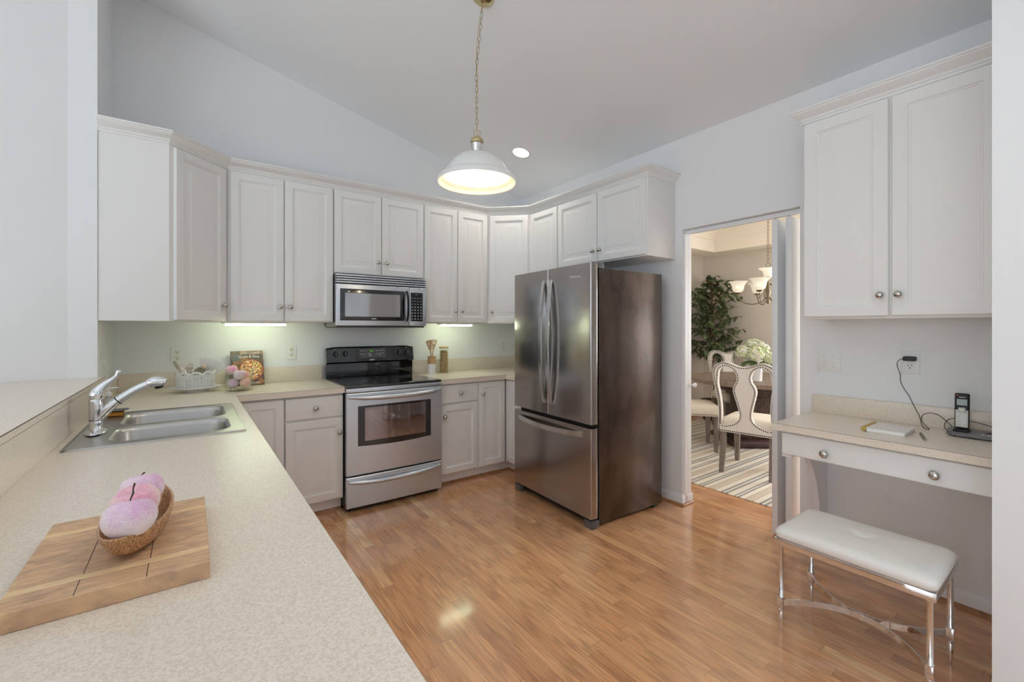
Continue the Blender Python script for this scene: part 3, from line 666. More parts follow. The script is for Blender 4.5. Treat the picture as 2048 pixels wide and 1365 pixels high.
# ================================================================== SINK
sk = thing('sink', 'double-bowl stainless steel sink set into the peninsula worktop', 'sink', (-.09, 2.55, ZC))
def ringfill(mb, outer, inner): mb.rings([outer, inner], False, False)
def bowl_rings(x0, y0, x1, y1, zt, dep):
    P = []
    for ins, z, r in ((0, zt, .07), (.004, zt-.003, .07), (.010, zt-.02, .07), (.018, zt-dep*.7, .065), (.03, zt-dep*.92, .055), (.06, zt-dep, .05)):
        P.append([(x, y, z) for x, y in rrect(x0+ins, y0+ins, x1-ins, y1-ins, r)])
    return P
zt = ZC+.005
for nm, a, dep in (('near_bowl', (-.255, 2.205, .142, 2.520), .17), ('far_bowl', (-.255, 2.560, .142, 2.900), .15)):
    part(nm, MB().rings(bowl_rings(*a, zt, dep), cap0=False), SINKM, sk, sharp=60)
    cx, cy = (a[0]+a[2])/2, (a[1]+a[3])/2
    part('drain', MB().lathe((cx, cy, zt-dep+.001), [(.045, 0), (.045, .002), (.035, .003), (.03, .001), (.001, .001)], 24), CHROME, sk)
mb = MB(); ym = 2.54
for a, (oy0, oy1) in (((-.255, 2.205, .142, 2.520), (2.148, ym)), ((-.255, 2.560, .142, 2.900), (ym, 2.952))):
    inn = [(x, y, zt) for x, y in rrect(*a, .07)]
    out = [(x, y, zt) for x, y in rrect(-.368, oy0, .190, oy1, .0008)]
    ringfill(mb, out, inn)
out = rrect(-.370, 2.146, .192, 2.954, .02); mid = rrect(-.366, 2.150, .188, 2.950, .02)
part('rim_flange', MB().rings([[(x, y, zt+.0012) for x, y in rrect(-.362, 2.154, .184, 2.946, .012)], [(x, y, zt+.0016) for x, y in mid], [(x, y, ZC+.0005) for x, y in out]], False, False), SINKM, sk)
part('deck', mb, SINKM, sk)

# faucet
fc = thing('faucet', 'chrome single-lever pull-out faucet standing on the sink deck', 'faucet', (-.312, 2.448, zt))
x, y = -.312, 2.448
part('base_plate', MB().lathe((x, y, zt+.0005), [(.030, 0), (.034, .004), (.030, .010), (.02, .014)], 32, sx=1, sy=2.6), CHROME, fc, sharp=60)
part('body', MB().lathe((x, y, zt+.006), [(.026, 0), (.023, .01), (.020, .018), (.0215, .03), (.0215, .045), (.0205, .047), (.0225, .049), (.0225, .125), (.0215, .128), (.0205, .131)], 28), CHROME, fc, sharp=50)
part('seam_ring', MB().lathe((x, y, zt+.0505), [(.0222, 0), (.0229, .0005), (.0229, .0015), (.0222, .002)], 28), BLACK, fc)
part('spout', MB().tube(catmull([(x+.002, y, .972), (-.290, y, .995), (-.265, y, 1.025), (-.243, y, 1.046), (-.20, y, 1.078), (-.165, y, 1.098), (-.142, y, 1.108)], 4, False), [.019, .019, .019, .0185, .0185, .018, .018, .018, .0175, .0175, .017, .0165, .0165, .016, .016, .0155, .0155, .0155, .015, .015, .015, .015, .015, .015, .015], 18), CHROME, fc, sharp=60)
part('spout_ring', MB().tube([(-.2465, y, 1.0432), (-.2440, y, 1.0452)], .0196, 18), BLACK, fc)
hd = part('spray_head', MB().tube(catmull([(-.150, y, 1.102), (-.140, y, 1.108), (-.125, y, 1.113), (-.108, y, 1.112), (-.096, y, 1.104), (-.092, y, 1.098)], 3, False), [.015, .017, .019, .0205, .022, .023, .0235, .024, .024, .0235, .023, .022, .020, .016, .010, .004], 18), CHROME, fc, sharp=60)
part('nozzle', MB().lathe((-.112, y, 1.094), [(.016, 0), (.016, -.006), (.012, -.010), (.001, -.011)], 18, (-.2, 0, 1)), BLACK, hd)
part('lever', MB().tube(catmull([(x, y, 1.050), (x+.001, y, 1.075), (-.301, y, 1.095), (-.284, y, 1.115), (-.264, y, 1.132), (-.250, y, 1.146), (-.244, y, 1.160), (-.240, y, 1.170)], 3, False), [.0205, .021, .0215, .0215, .021, .0195, .0175, .0155, .014, .0125, .0115, .0105, .0085, .008, .0075, .0075, .0075, .008, .009, .0095, .009, .005], 16), CHROME, fc, sharp=60)

# soap bottle, dish, sponge
r = thing('soap_dispenser', 'clear pump bottle of soap behind the faucet in the far sink corner', 'soap bottle', (-.335, 2.992, ZC))
part('bottle', MB().lathe((-.335, 2.992, ZC), [(.024, 0), (.027, .004), (.027, .055), (.024, .068), (.012, .082), (.010, .088)], 20, sx=1, sy=.75), SOAPM, r)
part('pump', MB().lathe((-.335, 2.992, ZC+.088), [(.013, 0), (.013, .018), (.006, .02), (.005, .034), (.011, .036), (.011, .042), (.002, .043)], 16).box(-.335, 2.987, ZC+.124, -.297, 2.997, ZC+.131, .002), WHITEP, r)
single('soap_tray', MB().rings([[(a, b_, ZC+z) for a, b_ in rrect(-.345+i, 2.818+i, -.245-i, 2.90-i, .012)] for i, z in ((.02, .0265), (.0, .034), (.004, .034), (.022, .0295))]), GREYP, 'small grey tray lying on the orange sponge by the sink', 'tray')
single('sponge', MB().box(-.325, 2.832, zt+.0015, -.265, 2.888, ZC+.0262, .004), SPONGE, 'orange sponge on the far corner of the sink rim', 'sponge')

# ================================================================== CUTTING BOARD, BOWL, FRUIT
bd = thing('cutting_board', 'thick mango-wood cutting board with pale inlaid strips on the peninsula worktop', 'board', (-.1, 1.1, ZC))
X0, X1, Y0, Y1, Z1 = -.228, .027, .923, 1.284, .944
blocks = [(Y0, .9765, [X0, -.143, -.058, X1]), (.9945, 1.2055, [X0, -.142, -.057, X1]), (1.2235, Y1, [X0, -.10, X1])]
for ya, yb, xs in blocks:
    mb = MB()
    mb.box(xs[0], ya, ZC+.0002, xs[-1], yb, Z1, .0012, 1)
    pr_ = part('plank_row', mb, BOARD, bd); 
    for x in xs[1:-1]: part('joint', MB().box(x-.0006, ya+.001, Z1-.0003, x+.0006, yb-.001, Z1+.0002), STEMM, pr_)
for ya in (.977, 1.206): part('inlaid_strip', MB().box(X0+.0005, ya, ZC+.0002, X1-.0005, ya+.017, Z1-.0002, .0006, 1), STRIP, bd, 'pale wooden strip')
def boat(mb, cx, cy, L, Wd, z0, H, ang, th=.007):
    ca, sa = math.cos(ang), math.sin(ang); n = 40
    def loop(l, w, z, lift):
        out = []
        for k in range(n):
            a = 2*PI*k/n; c_, s_ = math.cos(a), math.sin(a)
            v = l*math.copysign(abs(s_)**1.0, s_); u = w*c_*(1-.18*abs(s_)**3)
            out.append((cx+u*ca-v*sa, cy+u*sa+v*ca, z+lift*abs(s_)**3))
        return out
    R = [loop(L*.36, Wd*.40, z0, 0), loop(L*.52, Wd*.62, z0+.004, 0), loop(L*.74, Wd*.84, z0+H*.35, .002), loop(L*.92, Wd*.97, z0+H*.75, .008), loop(L, Wd, z0+H, .010),
         loop(L-.004, Wd-.004, z0+H+.001, .010), loop(L-th, Wd-th, z0+H-.002, .009), loop(L*.88, Wd*.86, z0+H*.7, .006), loop(L*.62, Wd*.6, z0+.014, 0), loop(L*.3, Wd*.3, z0+.010, 0)]
    mb.rings(R)
single('dough_bowl', MB() if False else (lambda m: (boat(m, -.080, 1.100, .152, .050, Z1+.0003, .050, -.12), m)[1])(MB()), OLIVE, 'long boat-shaped olive-wood bowl on the cutting board', 'bowl', sharp=60)
def fruit_mb(c, rx, ry, rz, dimple=.35, n=28, m=18, tip=0.0):
    mb = MB(); c = Vector(c); rs = []
    for i in range(m+1):
        a = -PI/2+PI*i/m; q = max(math.cos(a), .002); s_ = math.sin(a)
        dz = -dimple*math.exp(-(q/.33)**2) if s_ > 0 else dimple*.4*math.exp(-(q/.28)**2)
        rad = q*(1+.06*s_)
        rs.append([c+Vector((rx*rad*math.cos(2*PI*k/n), ry*rad*math.sin(2*PI*k/n), rz*(s_+dz))) for k in range(n)])
    return mb.rings(rs)
def fruit(label, c, r, mat, rot=(0, 0, 0), group=None, stem=True, cat='fruit', sl_=1.2):
    o = thing('apple', label, cat, c, group)
    part('flesh', fruit_mb(c, *r), mat, o, sharp=80)
    if stem:
        h = r[2]
        part('stem', MB().tube([(c[0], c[1], c[2]+h*.62), (c[0]+.001, c[1], c[2]+h*.9), (c[0]+.005, c[1], c[2]+h*sl_)], [.0013, .0012, .0018], 6), STEMM, o)
    o.rotation_euler = rot
    return o
FG = 'frosted fruits in the olive-wood bowl'
fruit('nearest frosted lilac fruit in the olive-wood bowl', (-.084, .990, 1.0225), (.038, .036, .034), FR1, (math.radians(-16), 0, .1), FG)
fruit('middle rosy frosted fruit with a curved stem, in the olive-wood bowl', (-.083, 1.078, 1.0195), (.037, .036, .034), FR2, (math.radians(14), math.radians(-8), 0), FG)
fruit('farthest frosted pink fruit in the olive-wood bowl', (-.080, 1.165, 1.018), (.037, .036, .034), FR1, (math.radians(-14), math.radians(8), .6), FG, sl_=.98)

# ================================================================== PLATTER, BASKET, CUTLERY
px, py = .028, 3.665
pr = [(.45, 0), (.47, .012), (.62, .016), (.80, .020), (1.0, .030), (1.0, .033), (.80, .0245), (.4, .021), (.001, .021)]
single('platter', MB().rings([[(px+.158*k*math.cos(2*PI*i/36), py+.105*k*math.sin(2*PI*i/36), ZC+.0003+z) for i in range(36)] for k, z in pr]), CERAM, 'white oval footed platter under the wicker basket', 'platter', sharp=60)
bk = thing('wicker_basket', 'white woven basket with a scalloped rim, full of cutlery, on the platter', 'basket', (px, py, ZC+.022))
mb = MB(); zb = ZC+.0225; A_, B_ = .108, .070
ns = 32
for row in range(11):
    z = zb+.006+row*.0085; k_ = .94+.06*row/10
    pts = []
    for i in range(ns*4):
        a = 2*PI*i/(ns*4); w_ = 1+.018*math.cos(ns/2*a*2+PI*row)
        pts.append((px+A_*k_*w_*math.cos(a), py+B_*k_*w_*math.sin(a), z))
    mb.tube(pts, .0034, 6, True)
part('weave', mb, WICKER, bk, sharp=70)
mb = MB()
for i in range(ns):
    a = 2*PI*i/ns; mb.tube([(px+A_*.94*math.cos(a), py+B_*.94*math.sin(a), zb+.001), (px+A_*math.cos(a), py+B_*math.sin(a), zb+.098)], .0028, 6)
part('stakes', mb, WICKER, bk)
mb = MB(); pts = []
for i in range(120):
    a = 2*PI*i/120; pts.append((px+A_*1.02*math.cos(a), py+B_*1.02*math.sin(a), zb+.098+.016*abs(math.sin(5*a))))
for off in (0, .006): mb.tube([(p[0], p[1], p[2]-off) for p in pts], .0038, 6, True)
part('scalloped_rim', mb, WICKER, bk, sharp=70)
part('bottom', MB().rings([[(px+A_*.93*math.cos(2*PI*i/32), py+B_*.93*math.sin(2*PI*i/32), z) for i in range(32)] for z in (zb, zb+.004)]), WICKER, bk)
def cutlery(kind, label, a, b, group):
    a = Vector(a); b = Vector(b); d = (b-a).normalized(); L_ = (b-a).length
    s_ = d.cross(Vector((0, 1, 0))).normalized() if abs(d.y) < .9 else Vector((1, 0, 0)); n_ = d.cross(s_)
    mb = MB()
    def blade(t0, prof):
        rs = []
        for t, w in prof:
            c = a+d*(L_*t)
            rs.append([c+s_*w+n_*.0011, c-s_*w+n_*.0011, c-s_*w-n_*.0011, c+s_*w-n_*.0011])
        mb.rings(rs)
    if kind == 'knife': blade(0, [(0, .005), (.5, .006), (.55, .0045), (.60, .0085), (.9, .0095), (.97, .008), (1, .005)])
    elif kind == 'spoon': blade(0, [(0, .004), (.6, .003), (.72, .005), (.82, .010), (.89, .0135), (.95, .0115), (1, .005)])
    else:
        blade(0, [(0, .004), (.6, .003), (.72, .006), (.78, .012), (.84, .0125)])
        for q in (-.0105, -.0035, .0035, .0105):
            c0 = a+d*(L_*.83)+s_*q; c1 = b+s_*q; mb.tube([c0, c1], .0015, 5)
    return single('table_'+kind, mb, FLATW, label, kind, group)
CG = 'cutlery standing in the white basket'; zb2 = zb+.006
cutlery('knife', 'broad-handled table knife leaning left out of the white basket', (px-.03, py-.02, zb2), (px-.118, py-.035, 1.128), CG)
for i, (dx, dy, dz) in enumerate(((-.078, -.015, 1.112), (-.066, .012, 1.118), (-.052, -.01, 1.108))):
    cutlery('fork', 'upright fork in the left end of the white basket', (px-.045+.008*i, py-.02+.01*i, zb2), (px+dx, py+dy, dz), CG)
cutlery('fork', 'shiny fork with broad tines standing second from the left in the basket', (px-.03, py-.03, zb2), (px-.028, py-.04, 1.108), CG)
for i, (dx, dy, dz, l_) in enumerate(((.004, -.03, 1.072, 'spoon lying low over the middle of the basket rim'), (.020, -.02, 1.082, 'spoon leaning in the middle of the white basket'), (.038, -.035, 1.074, 'bronze-toned spoon low in the middle right of the basket'), (.05, -.01, 1.098, 'spoon leaning to the right beside the folded napkin'))):
    cutlery('spoon', l_, (px-.01+.012*i, py+.015, zb2), (px+dx, py+dy, dz), CG)
cutlery('spoon', 'pale spoon at the right-hand end of the basket', (px+.05, py-.02, zb2), (px+.094, py-.03, 1.072), CG)
mb = MB()
for q in range(5):
    a0 = -.28+q*.20; 
    p0 = Vector((px+.040, py+.015+.004*q, zb+.02)); 
    for t0, t1 in ((a0, a0+.19),):
        d0 = Vector((math.sin(t0+.15), 0, math.cos(t0+.15))); d1 = Vector((math.sin(t1+.15), 0, math.cos(t1+.15)))
        for s0, s1 in ((.05, .182),):
            P4 = [p0+d0*s0, p0+d1*s0, p0+d1*s1, p0+d0*s1]; nn = Vector((0, .0022 if q % 2 else -.0022, 0))
            mb.rings([[p+nn*2-Vector((0, .001, 0)) for p in P4], [p-nn*2+Vector((0, .001, 0)) for p in P4]])
single('napkin', mb, NAPK, 'white cloth napkin fanned out at the back of the cutlery basket', 'napkin')

# glass jar of fruit
jx, jy = .272, 3.562
jr = [(.070, 0), (.080, .003), (.083, .012), (.083, .142), (.081, .144), (.079, .142), (.079, .020), (.074, .014), (.001, .013)]
single('glass_jar', MB().lathe((jx, jy, ZC+.0002), jr, 40), GLASS, 'clear round glass vase holding frosted fruit beside the cookbook', 'jar', sharp=60)
JG = 'frosted fruits in the clear glass jar'
fr = (.036, .036, .034)
fruit('lower left frosted fruit inside the glass jar', (jx-.040, jy-.004, ZC+.050), fr, FR1, (.3, .2, 0), JG, False)
fruit('lower right peach-and-pink frosted fruit in the glass jar', (jx+.034, jy-.022, ZC+.050), fr, FR3, (.5, -.4, 0), JG, False)
fruit('lilac frosted fruit in the front middle of the glass jar, above the lower two', (jx-.004, jy-.026, ZC+.110), fr, FR1, (.1, .1, .5), JG, True)
fruit('small peach fruit at the right back of the glass jar', (jx+.030, jy+.040, ZC+.100), fr, FR3, (.2, .5, 0), JG, False)
fruit('deep pink fruit topping the glass jar on its left', (jx-.045, jy+.022, ZC+.142), (.037, .036, .033), FR2, (.2, -.25, 0), JG, True)

# cookbook leaning on the wall
cb = thing('cookbook', 'dark cookbook with a bowl of food on the cover leaning against the backsplash', 'book', (.35, 3.80, ZC))
lean = Matrix.Translation((.350, 3.800, ZC+.0045)) @ Matrix.Rotation(math.radians(3), 4, 'Z') @ Matrix.Rotation(math.radians(-20), 4, 'X')
bw, bh, bt = .105, .268, .020
part('pages', MB().box(-bw+.002, .0022, .003, bw-.003, bt-.002, bh-.003, M=lean), PAPER, cb)
part('cover', MB().box(-bw, 0, 0, bw, .002, bh, M=lean).box(-bw, bt-.002, 0, bw, bt, bh, M=lean).box(-bw-.002, 0, 0, -bw, bt, bh, M=lean), COVER, cb)
def disc(cx, cz_, r, y, n=40, sx=1): return [lean @ Vector((cx+r*sx*math.cos(2*PI*k/n), y, cz_+r*math.sin(2*PI*k/n))) for k in range(n)]
def clipx(pts): return pts
part('bowl_picture', MB().rings([disc(.022, .118, .080, -.0002), disc(.022, .118, .080, -.0006)]), BOWLR, cb)
part('food_picture', MB().rings([disc(.022, .120, .073, -.0006), disc(.022, .120, .073, -.0010)]), FOOD, cb)
part('side_dish_picture', MB().rings([disc(-.075, .215, .029, -.0002), disc(-.075, .215, .029, -.0006)]), GREYP, cb)
TM = lean @ frame((0, 0, 0), (1, 0, 0), (0, -1, 0))
text_part('title', 'Quick & Easy', .026, TM @ Matrix.Translation((.01, .222, .0016)), MARK, cb)
text_part('heading', 'SLOW COOKER', .018, TM @ Matrix.Translation((.02, .248, .0016)), MARK, cb)
text_part('subtitle', 'RECIPES', .018, TM @ Matrix.Translation((.04, .016, .0016)), MARK, cb)

# utensil crock and canister
ux, uy = 1.828, 3.780
uc = thing('utensil_crock', 'white ceramic crock with a bamboo upper band right of the stove', 'crock', (ux, uy, ZC))
part('ceramic_base', MB().lathe((ux, uy, ZC), [(.036, 0), (.038, .003), (.038, .093), (.001, .093)], 28), CERAM, uc)
part('bamboo_band', MB().lathe((ux, uy, ZC+.0935), [(.038, 0), (.038, .070), (.036, .071), (.034, .070), (.034, .002), (.001, .002)], 28), BAMB, uc)
def paddle(label, base_, top_, w, hole, slots, yaw_):
    b_ = Vector(base_); t_ = Vector(top_); mb = MB(); hm = b_.lerp(t_, .60)
    mb.tube([b_, b_.lerp(t_, .4), hm], [.005, .0055, .006], 8)
    d = (t_-b_).normalized(); u = Vector((math.cos(yaw_), math.sin(yaw_), 0)); n = d.cross(u).normalized(); u = n.cross(d).normalized()
    L_ = (t_-hm).length
    out = catmull([(-.007, -.005), (.007, -.005), (w*.75, L_*.42), (w, L_*.75), (w*.9, L_*.97), (0, L_), (-w*.9, L_*.97), (-w, L_*.75), (-w*.75, L_*.42)], 3)
    holes = []
    if hole: holes.append([(.0+.008*math.cos(-2*PI*k/12), L_*.62+.008*math.sin(-2*PI*k/12)) for k in range(12)])
    if slots:
        for q in (-.010, 0, .010): holes.append([(q-.002, L_*.55), (q+.002, L_*.55), (q+.002, L_*.9), (q-.002, L_*.9)])
    mb.holed(out, holes, lambda a, c: hm+u*a+d*c+n*.0025, lambda a, c: hm+u*a+d*c-n*.0025)
    return single('wooden_'+('spatula' if slots else 'spoon'), mb, PALEW, label, 'utensil', 'wooden utensils in the crock')
z0 = ZC+.098
paddle('wooden paddle with a round hole leaning left out of the crock', (ux+.010, uy, z0), (ux-.040, uy-.008, 1.228), .023, True, False, -.5)
paddle('narrow wooden utensil standing between the other two in the crock', (ux, uy+.014, z0), (ux-.006, uy+.012, 1.232), .013, False, False, -.5)
paddle('slotted wooden spatula leaning right out of the crock', (ux-.008, uy-.006, z0), (ux+.028, uy-.006, 1.234), .024, False, True, -.5)
cx_, cy_ = 1.966, 3.800
cn = thing('glass_canister', 'tall clear glass canister with a flat bamboo lid beside the utensil crock', 'canister', (cx_, cy_, ZC))
part('glass', MB().lathe((cx_, cy_, ZC+.0002), [(.038, 0), (.042, .003), (.042, .235), (.0405, .235), (.0405, .006), (.001, .005)], 32), GLASS, cn)
part('lid', MB().lathe((cx_, cy_, ZC+.236), [(.045, 0), (.046, .002), (.046, .013), (.044, .015), (.001, .015)], 32), BAMB, cn, 'flat bamboo lid')
rnd = random.Random(3); mb = MB()
for i in range(420):
    z = ZC+.012+.200*rnd.random(); a = rnd.random()*2*PI; q = .036*math.sqrt(rnd.uniform(.45, 1))
    mb.sphere((cx_+q*math.cos(a), cy_+q*math.sin(a), z), (rnd.uniform(.003, .0055), rnd.uniform(.003, .006), rnd.uniform(.002, .004)), 6, 4)
mb.lathe((cx_, cy_, ZC+.007), [(.034, 0), (.034, .195), (.02, .207), (.001, .21)], 20)
tag(mesh_obj('granola', mb, GRAN, origin=(cx_, cy_, ZC+.007)), 'beige granola filling the tall glass canister', 'food', kind='stuff')

# ================================================================== RANGE
rg = thing('electric_range', 'stainless steel electric range with black cooktop between the base cabinets', 'stove', (1.286, 3.5, 0))
RX0, RX1 = .906, 1.666
part('body', MB().box(RX0, 3.30, .03, RX1, YB-.03, .900, .002), BLACK, rg)
part('foot', MB().lathe((RX0+.03, 3.32, 0), [(.016, 0), (.016, .03)], 12), BLACK, rg); part('foot', MB().lathe((RX1-.03, 3.32, 0), [(.016, 0), (.016, .03)], 12), BLACK, rg)
ck = part('cooktop', MB().box(RX0-.001, 3.262, .902, RX1+.001, 3.845, .922, .006, 3), BGLOSS, rg, sharp=50)
part('glass_surface', MB().box(RX0+.02, 3.285, .9222, RX1-.02, 3.83, .9235), BGLASS, ck)
for bx_, by_, br in ((1.09, 3.42, .085), (1.48, 3.42, .105), (1.09, 3.68, .105), (1.48, 3.68, .085)):
    part('burner_ring', MB().rings([[(bx_+q*math.cos(2*PI*k/40), by_+q*math.sin(2*PI*k/40), z) for k in range(40)] for q, z in ((br, .9236), (br, .9239), (br-.003, .9239), (br-.003, .9236))], closed=True), GREYP, ck)
part('front_trim', MB().box(RX0, 3.268, .872, RX1, 3.30, .9015, .003), STEEL, rg)
def bow_front(x0, x1, z0, z1, y0, bulge, ya=3.30, n=14):
    mb = MB(); rs = []
    for i in range(n+1):
        t = i/n; x = x0+(x1-x0)*t; y = y0-bulge*(1-(2*t-1)**2)
        rs.append([(x, ya, z0), (x, y+.004, z0), (x, y, z0+.006), (x, y, z1-.006), (x, y+.004, z1), (x, ya, z1)])
    return mb.rings(rs)
od = part('oven_door', bow_front(RX0+.001, RX1-.001, .268, .868, 3.258, .008), STEEL, rg, sharp=25)
def win_curve(x0, x1, z0, z1, y, d0, r=.01, sag=0):
    mb = MB(); n = 12; top_, bot_ = [], []
    rs = []
    for i in range(n+1):
        t = i/n; x = x0+(x1-x0)*t; yy = 3.258-.008*(1-(2*(x-RX0)/(RX1-RX0)-1)**2)
        sg = sag*(1-(2*t-1)**2)
        rs.append([(x, yy+.002, z0-sg), (x, yy-d0, z0-sg), (x, yy-d0, z1), (x, yy+.002, z1)])
    return mb.rings(rs)
part('oven_glass', win_curve(.986, 1.566, .480, .772, 0, .0015, sag=.012), BGLASS, od, sharp=30)
part('oven_window', win_curve(1.036, 1.520, .512, .756, 0, .0026), MGLASS, od, sharp=30)
def bow_handle(z, sag, y0=3.262, out=.058, xa=.921, xb=1.648):
    pts = []
    for i in range(25):
        t = i/24; e = 1-(2*t-1)**2; ends = min(1, min(t, 1-t)/.06)
        pts.append((xa+(xb-xa)*t, y0-.010-(out-.012)*min(1, e*1.25)*ends-.004, z-sag*e))
    return MB().tube(pts, [.011+.007*min(1, min(i, 24-i)/3) for i in range(25)], 12)
part('oven_handle', bow_handle(.842, .012), STEEL, od, sharp=60)
dw = part('storage_drawer', bow_front(RX0+.001, RX1-.001, .032, .256, 3.258, .008), STEEL, rg, sharp=25)
part('drawer_handle', bow_handle(.226, .020, out=.035), STEEL, dw, sharp=60)
part('kick_panel', MB().box(RX0+.01, 3.31, .004, RX1-.01, 3.33, .03), BLACK, rg)
# backguard: lower riser and tilted control panel
bgd = part('riser', MB().box(RX0, 3.848, .9225, RX1, YB-.03, 1.045, .004), BGLOSS, rg)
mb = MB(); rs = []
for i in range(17):
    t = i/16; x = RX0-.002+(RX1-RX0+.004)*t; e = (1-(2*t-1)**2); zt_ = 1.172+.012*min(1, 3*e)
    rs.append([(x, 3.838, 1.046), (x, 3.828, 1.056), (x, 3.846, zt_-.012), (x, 3.856, zt_), (x, YB-.03, zt_), (x, YB-.03, 1.046)])
cp = part('control_panel', mb.rings(rs), BGLOSS, rg, sharp=30)
ntl = Vector((0, -1, .16)).normalized()
def on_panel(x, z, d=0): return Vector((x, 3.828+.018*(z-1.056)/.104-d, z))
for kx in (.976, 1.054, 1.526, 1.598):
    kb = part('knob', MB().lathe(on_panel(kx, 1.124, .001), [(.025, 0), (.025, .004), (.019, .006), (.018, .018), (.016, .020), (.001, .0205)], 24, ntl), BLACK, cp)
    part('knob_grip', MB().box(kx-.004, 3.800, 1.108, kx+.004, 3.818, 1.142, .002), GREYP, kb)
    mb = MB()
    for q in range(13):
        a = PI*1.25-q*PI*1.5/12; p = on_panel(kx+.0285*math.cos(a), 1.124+.0285*math.sin(a), .0012); mb.box(p.x-.0012, p.y-.0004, p.z-.0012, p.x+.0012, p.y+.0004, p.z+.0012)
    p = on_panel(kx, 1.163, .001); mb.box(kx-.013, p.y-.0006, 1.162, kx+.013, p.y, 1.1645).box(kx-.0012, p.y-.0006, 1.158, kx+.0012, p.y, 1.168)
    part('knob_markings', mb, MARK, cp)
def slab_on(x0, x1, z0, z1, d0, d1, bev=.0): 
    mb = MB(); a = [(x0, z0), (x1, z0), (x1, z1), (x0, z1)]
    mb.rings([[on_panel(x, z, d0) for x, z in a], [on_panel(x, z, d1) for x, z in a]]); return mb
part('display_bezel', slab_on(1.170, 1.408, 1.084, 1.164, -.001, .0025), GREYP, cp)
dp = part('display', slab_on(1.252, 1.300, 1.134, 1.152, .002, .0032), BLACK, cp)
Tp = lambda x, z, d: Matrix.Translation(on_panel(x, z, d)) @ Matrix((Vector((1, 0, 0)), (ntl.cross(Vector((1, 0, 0)))), ntl)).transposed().to_4x4()
text_part('clock_digits', '12:43', .017, Tp(1.276, 1.143, .0036), LED, dp)
mb = MB()
for q, (bx_, bz_) in enumerate([(1.190, 1.146), (1.214, 1.146), (1.190, 1.118), (1.214, 1.118), (1.328, 1.144), (1.352, 1.147), (1.376, 1.147), (1.328, 1.118), (1.356, 1.120), (1.380, 1.120), (1.356, 1.104)]):
    p = on_panel(bx_, bz_, .0030); mb.box(p.x-.006, p.y-.0004, p.z-.002, p.x+.006, p.y+.0004, p.z+.002, .0003, 1)
for q in range(4):
    p = on_panel(1.262+.002*q, 1.124-.008*q, .0030); mb.box(p.x-.012, p.y-.0004, p.z-.001, p.x+.014, p.y+.0004, p.z+.001)
part('key_markings', mb, MARK, cp)
part('logo_badge', slab_on(1.262, 1.304, 1.062, 1.072, .0005, .0018), LOGOM, cp)
text_part('logo', 'KENMORE', .0085, Tp(1.283, 1.067, .0022), SLOT, cp)

# ================================================================== MICROWAVE
mw = thing('microwave', 'stainless steel over-the-range microwave under the short wall cabinet', 'microwave', (1.287, 3.7, 1.352))
MX0, MX1 = .910, 1.666
part('body', MB().box(MX0, 3.600, 1.355, MX1, YB-.004, 1.772, .002), DSTEEL, mw)
mb = MB()
for i in range(4): mb.prism([(MX0, 3.556), (MX1, 3.556), (MX1, 3.60), (MX0, 3.60)], (lambda k: lambda x, y: 1.698+.0185*k+(.004 if y < 3.58 else 0))(i), (lambda k: lambda x, y: 1.698+.0185*k+.010+(.004 if y < 3.58 else 0))(i))
part('vent_louvers', mb, STEEL, mw)
part('vent_shadow_box', MB().box(MX0+.004, 3.585, 1.694, MX1-.004, 3.5995, 1.768), BLACK, mw)
md = part('door', MB().box(MX0, 3.552, 1.362, 1.510, 3.5995, 1.692, .004, 3), STEEL, mw, sharp=50)
part('door_glass', MB().box(.938, 3.5495, 1.404, 1.466, 3.553, 1.655, .0015), BGLASS, md)
part('door_window', MB().box(.975, 3.5485, 1.436, 1.425, 3.5497, 1.622), MWGLASS, md)
pts = [(1.486, 3.550-.034*math.sin(PI*t)**.6 if 0 < t < 1 else 3.550, 1.402+.256*t) for t in [i/16 for i in range(17)]]
part('handle', MB().tube(pts, [.007+.003*math.sin(PI*i/16) for i in range(17)], 10), BLACK, md, sharp=60)
part('logo', MB().box(1.183, 3.5478, 1.4165, 1.222, 3.5493, 1.4235), LOGOM, md)
pn = part('control_panel', MB().box(1.513, 3.552, 1.362, MX1, 3.5995, 1.692, .004, 3), STEEL, mw, sharp=50)
part('key_pad', MB().box(1.520, 3.5495, 1.402, 1.632, 3.553, 1.648, .0015), BLACK, pn)
text_part('clock_digits', '2:47', .014, frame((1.574, 3.5490, 1.630), (1, 0, 0), (0, -1, 0)), BLED, pn)
mb = MB()
for j in range(8):
    for i in range(4):
        if j == 3 and i != 1: pass
        x = 1.533+.0275*i; z = 1.600-.0255*j
        if j < 3: mb.box(x-.009, 3.5487, z-.0018, x+.007, 3.5496, z+.0018)
        else: mb.box(x-.006, 3.5487, z-.005, x+.006, 3.5496, z+.005, .0004, 1)
part('key_markings', mb, pm('key_grey', (172, 178, 186), .5), pn)
part('underside', MB().box(MX0+.01, 3.575, 1.347, MX1-.01, YB-.01, 1.3545, .002), GREYP, mw)
part('filter', MB().box(1.0, 3.66, 1.3445, 1.24, 3.85, 1.3475), STEEL, mw); part('filter', MB().box(1.34, 3.66, 1.3445, 1.58, 3.85, 1.3475), STEEL, mw)

